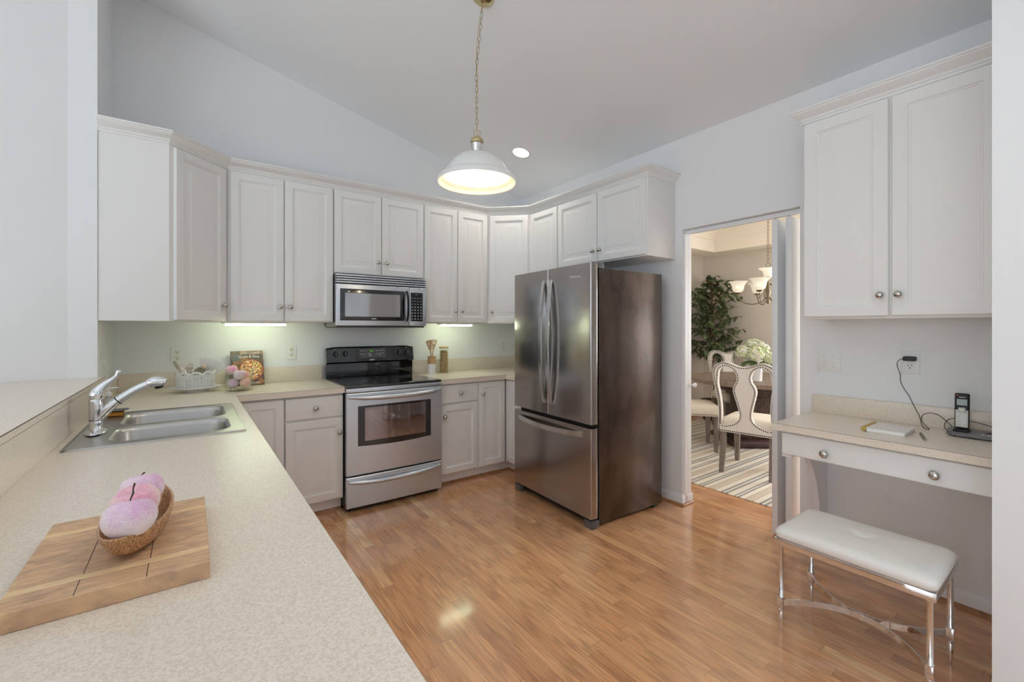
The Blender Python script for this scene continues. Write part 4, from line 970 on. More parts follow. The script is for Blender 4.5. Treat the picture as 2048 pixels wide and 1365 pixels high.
# ================================================================== FRIDGE (built at the origin, then turned into place)
fg = thing('refrigerator', 'black stainless french-door refrigerator standing beside the doorway', 'refrigerator')
FW, FD = .912, .655
part('cabinet', MB().box(0, .004, .025, FD, FW-.004, 1.750, .003), FSIDE, fg)
part('door_gasket', MB().box(-.014, .012, .072, .0, FW-.012, 1.745), BLACK, fg)
def fdoor(y0, y1, z0, z1):
    mb = MB(); pts = rrect(-.078, y0, -.014, y1, .012, 5)
    mb.rings([[(x, y, z0+.003) if False else (x, y, z0) for x, y in pts], [(x, y, z1) for x, y in pts]]); return mb
d1 = part('door', fdoor(0, .4545, .700, 1.782), DSTEEL, fg, sharp=40)
d2 = part('door', fdoor(.4575, FW, .700, 1.782), DSTEEL, fg, sharp=40)
d3 = part('freezer_drawer', fdoor(0, FW, .070, .672), DSTEEL, fg, sharp=40)
def vbar(y): 
    pts = []
    for i in range(25):
        t = i/24; pts.append((-.084-.040*(math.sin(PI*t))**.7 if 0 < t < 1 else -.084, y, .785+.915*t))
    return MB().bar(pts, .030, .013, (0, 1, 0))
part('handle', vbar(.415), HSTEEL, d1, sharp=50); part('handle', vbar(.497), HSTEEL, d2, sharp=50)
pts = []
for i in range(25):
    t = i/24; pts.append((-.080-.045*(math.sin(PI*t))**.75 if 0 < t < 1 else -.080, .085+.745*t, .622-.010*math.sin(PI*t)))
part('handle', MB().bar(pts, .034, .013, (0, 0, 1)), HSTEEL, d3, sharp=50)
part('hinge_cover', MB().box(-.055, .006, 1.7505, .05, .055, 1.788, .004), GREYP, fg); part('hinge_cover', MB().box(-.055, FW-.055, 1.7505, .05, FW-.006, 1.788, .004), GREYP, fg)
part('foot_bracket', MB().box(-.070, .002, .0, -.001, .075, .052, .003), GREYP, fg); part('foot_bracket', MB().box(-.070, FW-.075, 0, -.001, FW-.002, .052, .003), GREYP, fg)
part('base_grille', MB().box(-.030, .08, .020, -.001, FW-.08, .060), BLACK, fg)
part('rear_foot', MB().box(FD-.08, .02, 0, FD-.04, .06, .025), BLACK, fg); part('rear_foot', MB().box(FD-.08, FW-.06, 0, FD-.04, FW-.02, .025), BLACK, fg)
text_part('logo', 'Whirlpool', .026, frame((-.0785, .160, 1.700), (0, -1, 0), (-1, 0, 0)), LOGOM, d1)
fg.location = (2.218, 2.037, 0); fg.rotation_euler = (0, 0, math.radians(-2.5))

# ================================================================== OUTLETS AND SWITCHES
def outlet(label, p, u, n, group='electrical outlets on the walls', mat=IVORY):
    p = Vector(p); u = Vector(u); n = Vector(n)
    r = thing('wall_outlet', label, 'outlet', p, group)
    def bx_(a0, a1, z0, z1, d0, d1, bev=0):
        c = [p+u*a0+n*d0, p+u*a1+n*d1]; x = sorted((c[0].x, c[1].x)); y = sorted((c[0].y, c[1].y)); return (x[0], y[0], p.z+z0, x[1], y[1], p.z+z1, bev)
    pl = part('plate', MB().box(*bx_(-.037, .037, -.060, .060, .0005, .006, .002)), WHITEP, r)
    for dz in (-.021, .021):
        k = part('socket', MB().lathe(p+Vector((0, 0, dz))+n*.0055, [(.0165, 0), (.0165, .002), (.001, .0021)], 20, n), mat, r)
        mb = MB()
        for da in (-.0065, .0065): mb.box(*bx_(da-.0012, da+.0012, dz+.001, dz+.009, .0073, .0082))
        mb.box(*bx_(-.0025, .0025, dz-.010, dz-.005, .0073, .0082)); part('slots', mb, SLOT, k)
    return r
outlet('white outlet on the back wall behind the cutlery basket', (-.078, YB, 1.150), (1, 0, 0), (0, -1, 0))
outlet('white outlet on the back wall between the cookbook and the stove', (.661, YB, 1.148), (1, 0, 0), (0, -1, 0))
outlet('white outlet on the back wall near the fridge', (2.758, YB, 1.155), (1, 0, 0), (0, -1, 0))
outlet('white outlet above the desk with a black power adapter plugged in', (XR, .619, 1.168), (0, -1, 0), (-1, 0, 0), mat=WHITEP)
def switch(label, p, u, n, gang):
    p = Vector(p); u = Vector(u); n = Vector(n); r = thing('light_switch', label, 'switch', p, 'light switches on the walls')
    def b6(a0, a1, z0, z1, d0, d1, bev=0):
        c = [p+u*a0+n*d0, p+u*a1+n*d1]; x = sorted((c[0].x, c[1].x)); y = sorted((c[0].y, c[1].y)); return (x[0], y[0], p.z+z0, x[1], y[1], p.z+z1, bev)
    w = .035+.023*(gang-1)
    part('plate', MB().box(*b6(-w, w, -.060, .060, .0005, .006, .002)), WHITEP, r)
    for g in range(gang):
        a = (g-(gang-1)/2)*.046
        part('toggle', MB().box(*b6(a-.0045, a+.0045, -.002 if g % 2 == 0 else -.014, .014 if g % 2 == 0 else .002, .004, .016, .0015)), WHITEP, r)
        part('screw', MB().lathe(p+u*a+Vector((0, 0, .030))+n*.0055, [(.003, 0), (.003, .001), (.0005, .0012)], 8, n), NICK, r)
        part('screw', MB().lathe(p+u*a+Vector((0, 0, -.030))+n*.0055, [(.003, 0), (.003, .001), (.0005, .0012)], 8, n), NICK, r)
switch('white double light switch on the wall above the left end of the desk', (XR, .978, 1.152), (0, -1, 0), (-1, 0, 0), 2)
switch('white double light switch on the left wall behind the faucet', (XL, 3.503, 1.140), (0, 1, 0), (1, 0, 0), 2)

# ================================================================== DESK
ZD = .849
dk = thing('built_in_desk', 'built-in white desk with a speckled laminate top and one wide drawer', 'desk', (2.75, .65, 0))
tp = part('desktop', MB().box(2.464, .2505, ZD-.036, XR-.001, 1.059, ZD), LAM, dk)
part('backsplash', MB().box(XR-.021, .2505, ZD, XR-.001, 1.059, .954, .002), LAM, dk)
part('edge_seam', MB().box(2.4634, .2505, ZD-.0014, 2.464, 1.059, ZD-.0002), SEAM, dk)
part('body', MB().box(2.512, .2505, .700, XR-.001, 1.030, ZD-.037).box(2.512, .985, .672, 2.545, 1.030, .700), CAB, dk)
dd = add_door(dk, (2.512, 1.024, .690), (0, -1, 0), (-1, 0, 0), .770, .112, [(.197, .045), (.589, .048)], name='drawer', style='slab', ks=1.15)
# quarter-arch bracket under the left end
arc = [(XR-.001, .700), (2.56, .700)]
for i in range(1, 13):
    a = PI/2*i/12; arc.append((2.56+.33*math.sin(a), .700-.46*(1-math.cos(a))))
arc += [(2.892, .12), (XR-.001, .12)]
part('arched_bracket', MB().holed(arc, [], lambda a, b_: (a, .985, b_), lambda a, b_: (a, 1.010, b_)), TRIM, dk)
# desk wall cabinet
r = thing('wall_cabinet', 'tall white two-door wall cabinet above the desk', 'cabinet', (2.70, .64, 1.390), 'white wall cabinets above the desk')
part('body', MB().box(2.700, .2505, 1.392, XR-.001, .998, ZU1+.004, .001), CAB, r)
add_door(r, (2.700, .990, 1.404), uYm, nX, .358, 1.040, [(.330, .100)], style='flat')
add_door(r, (2.700, .620, 1.404), uYm, nX, .358, 1.040, [(.028, .100)], style='flat')
single('crown_molding', sweep([(XR-.001, .998), (2.700, .998), (2.700, .2505)][::1], [(a, z+.004) for a, z in CRP]), CAB, 'short white crown molding on top of the cabinet above the desk', 'molding', sharp=30)
# power adapter, cord, phone
ad = thing('power_adapter', 'small black power adapter plugged into the outlet above the desk', 'adapter', (2.98, .612, 1.180))
part('housing', MB().box(2.950, .590, 1.177, 2.9945, .640, 1.200, .006, 3), CORK, ad)
cpts = [(2.966, .640, 1.187), (2.968, .652, 1.184), (2.972, .664, 1.165), (2.978, .664, 1.14), (2.982, .654, 1.105), (2.975, .652, 1.07), (2.97, .638, 1.035), (2.97, .618, 1.00), (2.968, .604, .965), (2.962, .588, .930), (2.95, .572, .900), (2.93, .562, .868), (2.915, .548, .8515), (2.905, .536, .8512), (2.912, .530, .8515), (2.925, .545, .862), (2.935, .562, .885), (2.945, .56, .912), (2.95, .535, .925), (2.95, .505, .920), (2.945, .48, .900), (2.94, .455, .875), (2.945, .44, .8525), (2.95, .42, .852)]
part('cord', MB().tube(catmull(cpts, 4, False), .0016, 6), CORDB, ad, 'thin black looping cord')
ph = thing('phone_base_station', 'silver-grey cordless phone base station at the right end of the desk', 'phone', (2.88, .37, ZD))  # base station of the cordless phone
poly = [(2.815, .437), (2.838, .458), (2.905, .460), (2.925, .440), (2.928, .262), (2.812, .262)]
part('base_shell', MB().prism(poly, ZD+.006, lambda x, y: ZD+.022+.05*(x-2.81)), PHONEB, ph)
for a in ((2.83, .43), (2.83, .28), (2.915, .43), (2.915, .28)): part('rubber_foot', MB().lathe((a[0], a[1], ZD), [(.006, 0), (.006, .006)], 10), BLACK, ph)
part('cradle', MB().box(2.835, .385, ZD+.024, 2.905, .438, ZD+.032, .003), BLACK, ph)
part('message_display', MB().box(2.865, .298, ZD+.0245, 2.885, .335, ZD+.0272, .0005), pm('dark_red_display', (70, 20, 24), .2), ph)
mb = MB()
for i in range(4): mb.box(2.825+.009*(i % 2)*0, .275+.020*i, ZD+.0225, 2.836, .288+.020*i, ZD+.0245, .001)
part('base_buttons', mb, MARK, ph)
single('phone_line_cord', MB().tube(catmull([(2.93, .452, ZD+.012), (2.942, .468, ZD+.008), (2.955, .484, ZD+.016), (2.965, .478, ZD+.045), (2.965, .450, ZD+.062), (2.962, .40, ZD+.058), (2.96, .35, ZD+.05), (2.955, .30, ZD+.035), (2.945, .262, ZD+.010)], 4, False), .0016, 6), CORDB, 'thin black phone line looping behind the phone base on the desk', 'cord')
hs = thing('cordless_handset', 'cordless phone handset with silver keypad standing in the base on the desk', 'phone', (2.868, .412, ZD+.033))
HM = Matrix.Translation((2.862, .411, ZD+.034)) @ Matrix.Rotation(math.radians(4), 4, 'Z') @ Matrix.Rotation(math.radians(9), 4, 'Y')
mb = MB(); mb.box(-.009, -.0245, 0, .013, .0245, .162, .006, 3, M=HM)
part('shell', mb, BLACK, hs, sharp=60)
part('keypad_plate', MB().box(-.0105, -.021, .006, -.008, .021, .085, .001, M=HM), PHONEK, hs)
sc = part('display', MB().box(-.0100, -.017, .106, -.0085, .017, .134, .0005, 1, M=HM), SCREEN, hs)
mb = MB()
for j in range(5):
    for i in range(3): mb.box(-.0120, -.0165+.0125*i, .010+.0115*j, -.0102, -.0085+.0125*i, .017+.0115*j, .0008, 1, M=HM)
part('keys', mb, MARK, hs)
part('navigation_pad', MB().box(-.0125, -.012, .076, -.0100, .012, .096, .003, 2, M=HM), PHONEK, hs)
text_part('logo', 'vtech', .010, HM @ frame((-.0098, 0, .144), (0, -1, 0), (-1, 0, 0)), MARK, hs)
part('red_light', MB().box(-.0100, .013, .149, -.0088, .019, .153, M=HM), REDM, hs)
# notepad, pen
NY = .560
npd = thing('notepad', 'thick white notepad with a patterned cover and a gold bound end on the desk', 'notepad', (2.71, .62, ZD))
part('pages', MB().box(2.620, NY, ZD+.0005, 2.800, .700, ZD+.017, .001), PAPER, npd)
part('cover', MB().box(2.618, NY-.002, ZD+.0172, 2.802, .702, ZD+.0185), PADM, npd)
part('gold_binding', MB().tube([(2.618, .710, ZD+.012), (2.66, .713, ZD+.0125), (2.71, .711, ZD+.0115), (2.76, .714, ZD+.0125), (2.802, .711, ZD+.012)], .0112, 10), GOLD, npd)
pe = thing('pen', 'olive-coloured pen lying on the desk to the right of the notepad', 'pen', (2.68, .51, ZD))
part('barrel', MB().tube([(2.748, .530, ZD+.0055), (2.620, .490, ZD+.0055)], .005, 10), PEN, pe)
part('tip', MB().tube([(2.620, .490, ZD+.0055), (2.607, .486, ZD+.0052)], [.0045, .001], 10), NICK, pe)

# ================================================================== BENCH
bn = thing('vanity_bench', 'white tufted leather bench with chrome legs in front of the desk', 'bench', (2.28, .63, 0))
BX0, BX1, BY0, BY1 = 2.118, 2.450, .384, .872
def pad():
    mb = MB(); x0, x1, y0, y1 = BX0-.022, BX1+.022, BY0-.022, BY1+.022; n, m = 24, 32; cx, cy = (x0+x1)/2, (y0+y1)/2
    top_ = {}
    prof = [(-.004, .4155), (0, .425), (.002, .440), (-.004, .452), (-.014, .460), (-.030, .465)]
    rs = []
    for ins, z in prof: rs.append([(x, y, z) for x, y in rrect(x0-ins, y0-ins, x1+ins, y1+ins, .03)])
    # crowned top, dimple in the middle
    for q in (.86, .72, .58, .44, .30, .20, .12, .06, .03, .012):
        r_ = []
        for x, y in rrect(x0+.03, y0+.03, x1-.03, y1-.03, .03):
            dx, dy = (x-cx)*q, (y-cy)*q; d = math.hypot(dx, dy)
            r_.append((cx+dx, cy+dy, .465+.010*(1-q**2)-.020*math.exp(-(d/.030)**2)))
        rs.append(r_)
    mb.rings(rs); return mb
part('cushion', pad(), LEATH, bn, sharp=80)
part('tuft_button', MB().sphere(((BX0+BX1)/2, (BY0+BY1)/2, .4575), (.008, .008, .004), 12, 6), LEATH, bn)
mb = MB(); t = .008
for a in ((BX0-.020, BY0-.020, BX0-.020+t, BY1+.020), (BX1+.020-t, BY0-.020, BX1+.020, BY1+.020), (BX0-.020+t, BY0-.020, BX1+.020-t, BY0-.020+t), (BX0-.020+t, BY1+.020-t, BX1+.020-t, BY1+.020)):
    mb.box(a[0], a[1], .385, a[2], a[3], .415, .001)
part('apron_frame', mb, CHROME, bn)
for lx, ly in ((BX0, BY0), (BX0, BY1), (BX1, BY0), (BX1, BY1)):
    mb = MB().lathe((lx, ly, 0), [(.005, 0), (.006, .004), (.0105, .082), (.0085, .088), (.0125, .092), (.0125, .100), (.009, .103)], 16)
    mb.box(lx-.0115, ly-.0115, .103, lx+.0115, ly+.0115, .150, .001)
    mb.lathe((lx, ly, .150), [(.0125, 0), (.0125, .006), (.010, .010), (.010, .222), (.0125, .226), (.0125, .234)], 16)
    part('leg', mb, CHROME, bn, sharp=40)
cxm = (BX0+BX1)/2
for xx, sg in ((BX0, 1), (BX1, -1)):
    pts = []
    for i in range(25):
        t_ = i/24; pts.append((xx+sg*((cxm-.0035-BX0) if sg > 0 else (BX1-cxm-.0035))*math.sin(PI*t_)**.8 if 0 < t_ < 1 else xx, BY0+.008+(BY1-BY0-.016)*t_, .128))
    part('stretcher', MB().bar(pts, .024, .005, (0, 0, 1)), CHROME, bn, sharp=40)
part('stretcher_clip', MB().box(cxm-.0075, .620, .114, cxm+.0075, .636, .142, .001), CHROME, bn)

# ================================================================== PENDANT AND RECESSED LIGHT
LX, LY = 1.303, 2.117
pd = thing('pendant_lamp', 'white metal dome pendant lamp hanging on a brass chain, lit', 'pendant lamp', (LX, LY, 2.167))
pr = [(.036, 2.328), (.060, 2.326), (.100, 2.310), (.135, 2.283), (.162, 2.250), (.180, 2.222), (.186, 2.212), (.190, 2.205), (.206, 2.196), (.219, 2.184), (.224, 2.168), (.222, 2.160), (.216, 2.163)]
sh = part('shade', MB().lathe((LX, LY, 0), pr, 56, cap0=False, cap1=False), SHADE, pd, sharp=60)
pi_ = [(.216, 2.163), (.210, 2.176), (.199, 2.188), (.194, 2.190), (.190, 2.194), (.184, 2.200), (.180, 2.206), (.174, 2.218), (.156, 2.247), (.130, 2.278), (.096, 2.304), (.058, 2.320), (.001, 2.322)]
part('shade_lining', MB().lathe((LX, LY, 0), pi_, 56, cap0=False), SHADEIN, sh, 'glowing cream inner face of the shade', sharp=60)
part('socket_housing', MB().lathe((LX, LY, 0), [(.030, 2.329), (.032, 2.372), (.034, 2.374), (.034, 2.384), (.031, 2.386)], 28), HSTEEL, pd, sharp=50)
part('brass_cap', MB().lathe((LX, LY, 0), [(.031, 2.386), (.037, 2.389), (.038, 2.397), (.033, 2.402), (.033, 2.410), (.024, 2.420), (.008, 2.428), (.003, 2.430)], 28), BRASS, pd, sharp=50)
part('bulb', MB().lathe((LX, LY, 0), [(.013, 2.300), (.014, 2.275), (.028, 2.250), (.036, 2.228), (.036, 2.212), (.028, 2.194), (.014, 2.184), (.001, 2.182)], 24), BULB, pd, sharp=80)
def link(mb, c, l, w, r, ax, d=(0, 0, 1)):
    d = Vector(d).normalized(); a = Vector(ax); a = (a-d*a.dot(d)).normalized(); c = Vector(c); pts = []
    for k in range(14):
        t_ = 2*PI*k/14; pts.append(c+a*(w*math.cos(t_))+d*(l*math.copysign(abs(math.sin(t_))**.8, math.sin(t_))))
    mb.tube(pts, r, 5, True)
mb = MB(); link(mb, (LX, LY, 2.445), .019, .018, .0022, (.807, -.59, 0)); part('loop', mb, CHAINM, pd)
def chain(mb, p0, p1, seg, r=.0016, w=.007, sag=0):
    p0, p1 = Vector(p0), Vector(p1); n = int((p1-p0).length/seg); d = p1-p0
    for i in range(n):
        t_ = (i+.5)/n; link(mb, p0+d*t_, seg*.62, w, r, (.807, -.59, 0) if i % 2 else (.59, .807, 0), d)
ctop = (1.322, 2.085, cz(1.322)-.02)
mb = MB(); chain(mb, (LX, LY, 2.466), (LX-.004, LY+.002, 2.80), .030); chain(mb, (LX-.004, LY+.002, 2.80), ctop, .030)
part('chain', mb, CHAINM, pd)
part('lamp_cord', MB().tube(catmull([(LX, LY, 2.43), (LX-.003, LY, 2.6), (LX+.004, LY, 2.75), (LX-.003, LY, 2.9), (LX+.004, LY-.01, 3.05), ctop], 5, False), .0018, 6), BRASS, pd)
part('canopy', MB().lathe((1.322, 2.085, cz(1.322)-.001), [(.062, 0), (.060, -.006), (.040, -.020), (.010, -.028), (.001, -.029)], 32, (.2475, 0, 1)), BRASS, pd, 'brass ceiling canopy')
def can(x, y, label):
    rc = thing('recessed_light', label, 'ceiling light', (x, y, cz(x)), 'recessed ceiling lights in the kitchen')
    nrm = Vector((.2475, 0, 1)).normalized(); c0 = Vector((x, y, cz(x)))
    part('trim_ring', MB().lathe(c0, [(.083, -.0005), (.085, -.003), (.083, -.006), (.074, -.006), (.070, -.001), (.070, .002)], 40, nrm, False, False), WHITEP, rc, sharp=60)
    part('reflector', MB().lathe(c0, [(.071, -.002), (.064, .05), (.060, .10), (.001, .101)], 40, nrm, False), SHADEIN, rc, sharp=60)
    part('lamp', MB().lathe(c0, [(.046, .097), (.046, .060), (.040, .048), (.001, .044)], 32, nrm), CANB, rc, sharp=60)
    l = bpy.data.lights.new('recessed_lamp_light', 'AREA'); l.shape = 'DISK'; l.size = .08; l.energy = CANW; l.color = (1, .97, .92)
    o = bpy.data.objects.new('recessed_lamp_light', l); C.objects.link(o); o.location = c0+nrm*.040; o.rotation_euler = nrm.to_track_quat('Z', 'Y').to_euler()
CANW = 5
can(hx, hy, 'round recessed ceiling light, lit, to the right of the pendant lamp')
for x, y in ADDED_CANS: can(x, y, 'added recessed ceiling light, lit and unseen, nearer the camera than the pendant lamp')

# ================================================================== DINING ROOM
single('area_rug', MB().box(3.50, .70, .0, 6.1, 3.55, .009, .002), RUG, 'cream rug with grey and tan stripes under the dining table', 'rug')
TX, TY = 5.36, 2.46
tb = thing('dining_table', 'round weathered wood dining table on a dark carved pedestal', 'table', (TX, TY, .009))
part('tabletop', MB().lathe((TX, TY, 0), [(.001, .712), (.725, .712), (.732, .716), (.732, .752), (.726, .758), (.001, .758)], 64), GWOOD, tb, sharp=40)
part('apron', MB().lathe((TX, TY, 0), [(.50, .66), (.50, .711)], 48), DWOOD, tb)
ang = math.atan2(-.59, .807)
RM = Matrix.Translation((TX, TY, 0)) @ Matrix.Rotation(ang, 4, 'Z')
mb = MB()
for z0_, z1_, w_, d_ in ((.60, .66, .34, .20), (.56, .60, .30, .16), (.20, .56, .26, .13), (.14, .20, .30, .17)):
    mb.box(-w_, -d_, z0_, w_, d_, z1_, .01, 2, M=RM)
part('carved_pedestal', mb, DWOOD, tb)
mb = MB(); mb.box(-.42, -.30, .03, .42, .30, .08, .008, 2, M=RM).box(-.34, -.22, .08, .34, .22, .14, .008, 2, M=RM)
part('plinth', mb, DWOOD, tb)
for sy in (-.27, .27):
    part('scroll_foot', MB().tube([RM @ Vector((-.38, sy, .058)), RM @ Vector((.38, sy, .058))], .048, 16), pm('plum_brown_leather', (74, 52, 56), .25), tb)
# vase and hydrangeas
vx, vy = 5.017, 2.341
vs = single('ceramic_vase', MB().lathe((vx, vy, .7585), [(.072, 0), (.080, .004), (.084, .10), (.086, .115), (.083, .12), (.090, .21), (.096, .235), (.094, .240), (.090, .236), (.084, .20), (.078, .02), (.001, .012)], 36), CERAM, 'white ribbed ceramic vase on the dining table', 'vase', sharp=40)
hb = thing('hydrangea_bouquet', 'bunch of cream and pale green hydrangeas in the white vase', 'flowers', (vx, vy, .99))
rd = Vector((.807, -.59, 0)); dd_ = Vector((.59, .807, 0)); vc = Vector((vx, vy, 0))
rnd = random.Random(11)
def flower_head(c, R):
    mb = MB()
    for i in range(190):
        z = rnd.uniform(-.55, 1); a = rnd.random()*2*PI; q = math.sqrt(1-z*z); nrm_ = Vector((q*math.cos(a), q*math.sin(a), z)); rr = R*rnd.uniform(.88, 1.04); p = c+nrm_*rr
        t1 = nrm_.orthogonal().normalized(); t2 = nrm_.cross(t1); sp_ = rnd.random()*PI
        for k in range(4):
            b_ = sp_+k*PI/2; e = (t1*math.cos(b_)+t2*math.sin(b_)); f = (t1*math.cos(b_+.8)+t2*math.sin(b_+.8)); g_ = (t1*math.cos(b_-.8)+t2*math.sin(b_-.8)); s_ = .017*rnd.uniform(.8, 1.2)
            mb.face([p, p+g_*s_*.6+nrm_*.002, p+e*s_+nrm_*.004, p+f*s_*.6+nrm_*.002])
    mb.sphere(c, R*.86, 14, 9)
    return mb
for (a, dz, dd2, R) in ((-.115, .315, -.02, .078), (-.04, .300, -.10, .086), (.070, .345, .0, .096), (.02, .385, .05, .082), (.140, .240, -.04, .080), (.11, .295, .08, .075), (-.08, .31, .08, .075)):
    part('flower_head', flower_head(vc+rd*a+dd_*dd2+Vector((0, 0, .758+dz)), R), PETAL, hb, sharp=80)
part('stems', MB().tube([vc+Vector((0, 0, .80)), vc+Vector((0, 0, .95)), vc+rd*.01+Vector((0, 0, 1.05))], [.02, .03, .05], 8), HLEAF, hb)
def leaf_mb(mb, p, d, up, L_, Wd, droop=.25, fold=.12):
    p = Vector(p); d = Vector(d).normalized(); s_ = d.cross(Vector(up)).normalized(); n_ = s_.cross(d); row = []
    for t_, w in ((0, .05), (.2, .6), (.45, 1), (.7, .75), (.88, .35), (1, .02)):
        c = p+d*(L_*t_)-Vector((0, 0, droop*L_*t_*t_)); row.append((c-s_*(Wd*w)+n_*fold*Wd*w, c, c+s_*(Wd*w)+n_*fold*Wd*w))
    V = [[mb.b.verts.new(q) for q in r_] for r_ in row]
    for i in range(5):
        for j in (0, 1): mb.b.faces.new((V[i][j], V[i][j+1], V[i+1][j+1], V[i+1][j]))
for a, dr_, z, L_ in ((-.08, -rd-dd_*.3-Vector((0, 0, .5)), .235, .13), (-.05, -rd*.4-dd_-Vector((0, 0, .4)), .235, .13), (.10, rd*.8-dd_*.4-Vector((0, 0, .55)), .22, .13), (.05, -dd_-Vector((0, 0, .6)), .235, .12), (.13, rd*.3-dd_*.8-Vector((0, 0, .5)), .20, .12)):
    mb = MB(); leaf_mb(mb, vc+rd*a-dd_*.06+Vector((0, 0, .758+z)), dr_, (0, 0, 1), L_, .045); part('leaf', mb, HLEAF, hb, sharp=80)

# dining chair template: origin on the floor, faces +x
def dining_chair(label):
    r = thing('dining_chair', label, 'dining chair', (0, 0, 0), 'cream nailhead dining chairs around the table')
    half = [(0, .612), (.05, .620), (.10, .640), (.145, .652), (.185, .648), (.232, .622), (.258, .575), (.262, .520), (.256, .450), (.243, .370), (.232, .280), (.229, .180), (.235, .090), (.240, 0)]
    outer = [(-a, b_) for a, b_ in half[::-1]][:-1]+half
    bottom = [(-.235, -.002)]
    outer = catmull(outer, 3, False)
    hole = [(.215, .525), (.205, .575), (.170, .606), (.125, .606), (.080, .575), (.058, .525), (.062, .480), (.088, .430), (.095, .385), (.078, .310), (.058, .230), (.050, .175), (.058, .130), (.095, .090), (.150, .068), (.190, .060), (.203, .085), (.200, .170), (.200, .260), (.210, .360), (.222, .450)]
    hr_ = catmull(hole, 3); hl_ = [(-a, b_) for a, b_ in hr_][::-1]
    th = .046; zb_ = .375
    def place(a, b_, s_): 
        x = -.225-.10*(b_/.65)**1.3*.9 if b_ > 0 else -.225
        return (x-s_*th/2, a, zb_+b_)
    mb = MB().holed(outer, [hr_, hl_], lambda a, b_: place(a, b_, 1), lambda a, b_: place(a, b_, -1))
    bk_ = part('backrest', mb, GLINEN, r, sharp=50)
    def dots(path, inset, s_):
        L_ = 0; P2 = path; n = len(P2); cx = sum(p[0] for p in P2)/n
        last = None; acc = 0
        for i in range(n-1 if inset is None else n):
            a, b_ = P2[i], P2[(i+1) % n]; seg = math.hypot(b_[0]-a[0], b_[1]-a[1]); 
            while acc < seg:
                t_ = acc/seg; x, z = a[0]+(b_[0]-a[0])*t_, a[1]+(b_[1]-a[1])*t_; nx, nz = -(b_[1]-a[1])/seg, (b_[0]-a[0])/seg
                q = place(x+nx*(inset or 0), z+nz*(inset or 0), s_)
                mbn.lathe(q, [(.0062, 0), (.0050, .002), (.001, .003)], 6, (-s_, 0, 0), False)
                acc += .0165
            acc -= seg
    for s_ in (1, -1):
        mbn = MB()
        dots(outer, -.011, s_); dots([(.228, .012), (0, .012), (-.228, .012)], None, s_)
        dots(hr_, -.011, s_); dots(hl_, -.011, s_)
        part('rear_nailheads' if s_ > 0 else 'front_nailheads', mbn, NAIL, bk_, sharp=60)
    mb = MB(); pts0 = rrect(-.235, -.235, .265, .235, .05, 5)
    def sc_(k, z): return [(.015+(x-.015)*k, y*k, z) for x, y in pts0]
    mb.rings([sc_(.97, .385), sc_(1.0, .390), sc_(1.0, .455), sc_(.985, .475), sc_(.94, .492), sc_(.80, .503), sc_(.5, .508), sc_(.1, .510)])
    st = part('seat', mb, LINEN, r, sharp=60)
    mbn = MB(); acc = 0
    for i in range(len(pts0)):
        a, b_ = pts0[i], pts0[(i+1) % len(pts0)]; seg = math.hypot(b_[0]-a[0], b_[1]-a[1])
        while acc < seg and seg > 1e-6:
            t_ = acc/seg; x, y = a[0]+(b_[0]-a[0])*t_, a[1]+(b_[1]-a[1])*t_; n_ = Vector((b_[1]-a[1], -(b_[0]-a[0]), 0)).normalized()
            mbn.lathe(Vector((x, y, .402)), [(.0052, 0), (.0042, .002), (.001, .003)], 6, n_, False); acc += .0175
        acc -= seg
    part('seat_nailheads', mbn, NAIL, st, sharp=60)
    for sx, sy in ((-1, -1), (-1, 1), (1, -1), (1, 1)):
        mb = MB(); x = .225*sx if sx > 0 else -.205; y = .205*sy; xf = x+(.0 if sx > 0 else -.055); t0, t1 = .024, .017
        mb.rings([[(xf+a*t1, y+b_*t1, 0) for a, b_ in ((-1, -1), (1, -1), (1, 1), (-1, 1))], [(x+a*t0, y+b_*t0, .25) for a, b_ in ((-1, -1), (1, -1), (1, 1), (-1, 1))], [(x+a*t0, y+b_*t0, .388) for a, b_ in ((-1, -1), (1, -1), (1, 1), (-1, 1))]])
        part('leg', mb, LWOOD, r)
    return r
ch = dining_chair('cream nailhead dining chair seen from behind, nearest the doorway')
specs = [((4.27, 1.995, .009), .19, None),
         ((4.56, 2.82, .009), -.85, 'cream nailhead dining chair cut off by the doorway, only its seat showing'),
         ((5.81, 2.93, .009), PI+.85, 'cream nailhead dining chair behind the table, in front of the ficus tree')]
for i, (loc, rz, lb) in enumerate(specs):
    o = ch if i == 0 else copy_tree(ch)
    o.location = loc; o.rotation_euler = (0, 0, rz)
    if lb: o['label'] = lb

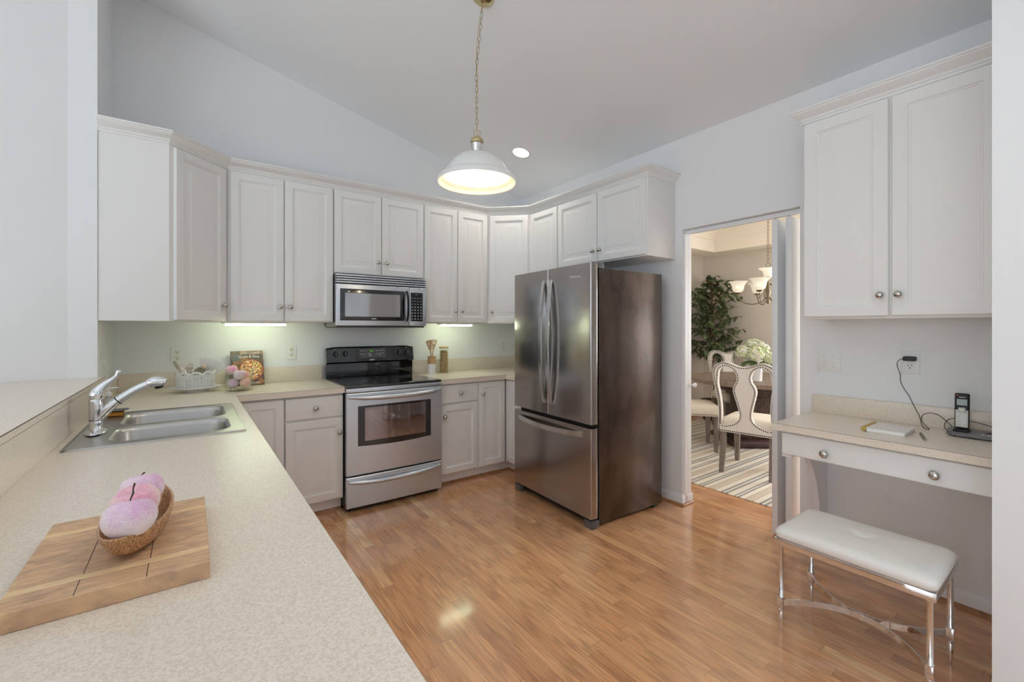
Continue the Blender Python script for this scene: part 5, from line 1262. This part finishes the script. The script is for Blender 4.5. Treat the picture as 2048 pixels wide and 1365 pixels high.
# ficus
fx_, fy_ = 6.13, 3.45
fc_ = thing('ficus_tree', 'leafy green ficus tree in a brown pot in the dining room corner', 'plant', (fx_, fy_, 0))
part('pot', MB().lathe((fx_, fy_, 0), [(.11, 0), (.12, .01), (.15, .26), (.158, .27), (.158, .30), (.145, .30), (.14, .27), (.001, .265)], 28), POTM, fc_)
tr_pts = [(fx_, fy_, .26), (fx_+.01, fy_, .6), (fx_-.01, fy_, 1.0), (fx_+.012, fy_, 1.35), (fx_, fy_, 1.7), (fx_+.02, fy_, 2.0)]
part('trunk', MB().tube(catmull(tr_pts, 4, False), [.020-.0006*i for i in range(21)], 8), BARK, fc_)
rnd = random.Random(5); mb = MB(); mbt = MB()
for k in range(64):
    t_ = k/63; z = .80+1.12*t_; a = k*2.4+rnd.uniform(-.4, .4)
    R = (.46 if z < 1.6 else .46-(z-1.6)*.85)*rnd.uniform(.6, 1.0)
    ex, ey = math.cos(a)*R, math.sin(a)*R
    ex = min(ex, DX-fx_-.09); ey = min(ey, DY1-fy_-.09)
    base_ = Vector((fx_, fy_, z)); end = Vector((fx_+ex, fy_+ey, z+.12+.1*rnd.random()))
    mbt.tube([base_, base_.lerp(end, .5)+Vector((0, 0, .04)), end], [.006, .004, .002], 5)
    n = 15
    for j in range(n):
        q = .25+.75*j/n; p = base_.lerp(end, q)+Vector((0, 0, .04*math.sin(PI*q))); al = rnd.random()*2*PI
        d = Vector((math.cos(al), math.sin(al), rnd.uniform(-.7, .25))); L_ = rnd.uniform(.07, .115)
        e = p+d*L_
        if e.x > DX-.02 or e.y > DY1-.02: d.x, d.y = -abs(d.x), -abs(d.y)
        leaf_mb(mb, p, d, (rnd.uniform(-.3, .3), rnd.uniform(-.3, .3), 1), L_, L_*.29, .35)
part('branches', mbt, BARK, fc_); part('foliage', mb, LEAFM, fc_, sharp=80)

# chandelier
HX, HY = 5.408, 2.364
cd = thing('chandelier', 'bronze chandelier with white bell glass shades, lit, above the dining table', 'chandelier', (HX, HY, 1.62))
BRZ = pm('antique_bronze', (128, 112, 92), .35, .8); cH = Vector((HX, HY, 0))
part('column', MB().lathe((HX, HY, 0), [(.004, 1.625), (.014, 1.635), (.020, 1.66), (.012, 1.68), (.018, 1.72), (.028, 1.77), (.016, 1.82), (.010, 1.88), (.016, 1.93), (.022, 1.95)], 20), BRZ, cd, sharp=60)
part('top_cup', MB().lathe((HX, HY, 0), [(.046, 1.935), (.048, 1.975), (.056, 2.005), (.085, 2.030), (.100, 2.037), (.085, 2.033), (.050, 2.010), (.04, 1.98)], 32), CANDLE, cd, sharp=70)
mb = MB(); link(mb, (HX, HY, 2.072), .026, .026, .003, (.807, -.59, 0)); part('loop', mb, BRZ, cd)
mb = MB(); mb.tube([(HX, HY, 2.045), (HX, HY, 2.06)], .004, 6); chain(mb, (HX, HY, 2.10), (HX, HY, 2.78), .042, .0024, .010); part('chain', mb, BRZ, cd)
part('canopy', MB().lathe((HX, HY, 2.7995), [(.065, 0), (.06, -.01), (.02, -.03), (.001, -.032)], 28), BRZ, cd)
for k in range(5):
    ph_ = math.radians(-45-72*k)      # angle from the direction towards the doorway side
    dirv = (-dd_)*math.cos(ph_)+rd*math.sin(ph_)
    def Q(r_, z): return cH+dirv*r_+Vector((0, 0, z))
    ar = part('arm', MB().tube(catmull([Q(.012, 1.70), Q(.06, 1.655), Q(.13, 1.625), Q(.21, 1.630), Q(.275, 1.665), Q(.305, 1.715), Q(.310, 1.752)], 4, False), .0058, 8)
              .tube(catmull([Q(.02, 1.86), Q(.06, 1.83), Q(.10, 1.79), Q(.12, 1.74), Q(.10, 1.70), Q(.07, 1.71), Q(.075, 1.74)], 4, False), .0045, 6), BRZ, cd, sharp=70)
    c = Q(.31, 0)
    part('shade_cup', MB().lathe((c.x, c.y, 0), [(.010, 1.745), (.030, 1.752), (.038, 1.768), (.030, 1.772)], 20), BRZ, ar)
    part('glass_shade', MB().lathe((c.x, c.y, 0), [(.034, 1.772), (.052, 1.782), (.062, 1.81), (.070, 1.850), (.088, 1.880), (.108, 1.893), (.106, 1.896), (.085, 1.884), (.066, 1.852), (.058, 1.812), (.048, 1.786), (.034, 1.777)], 30, cap0=False, cap1=False), CANDLE, ar, 'white glowing bell shade', sharp=70)
    part('bulb', MB().sphere((c.x, c.y, 1.828), (.022, .022, .030), 14, 8), BULB2, ar)
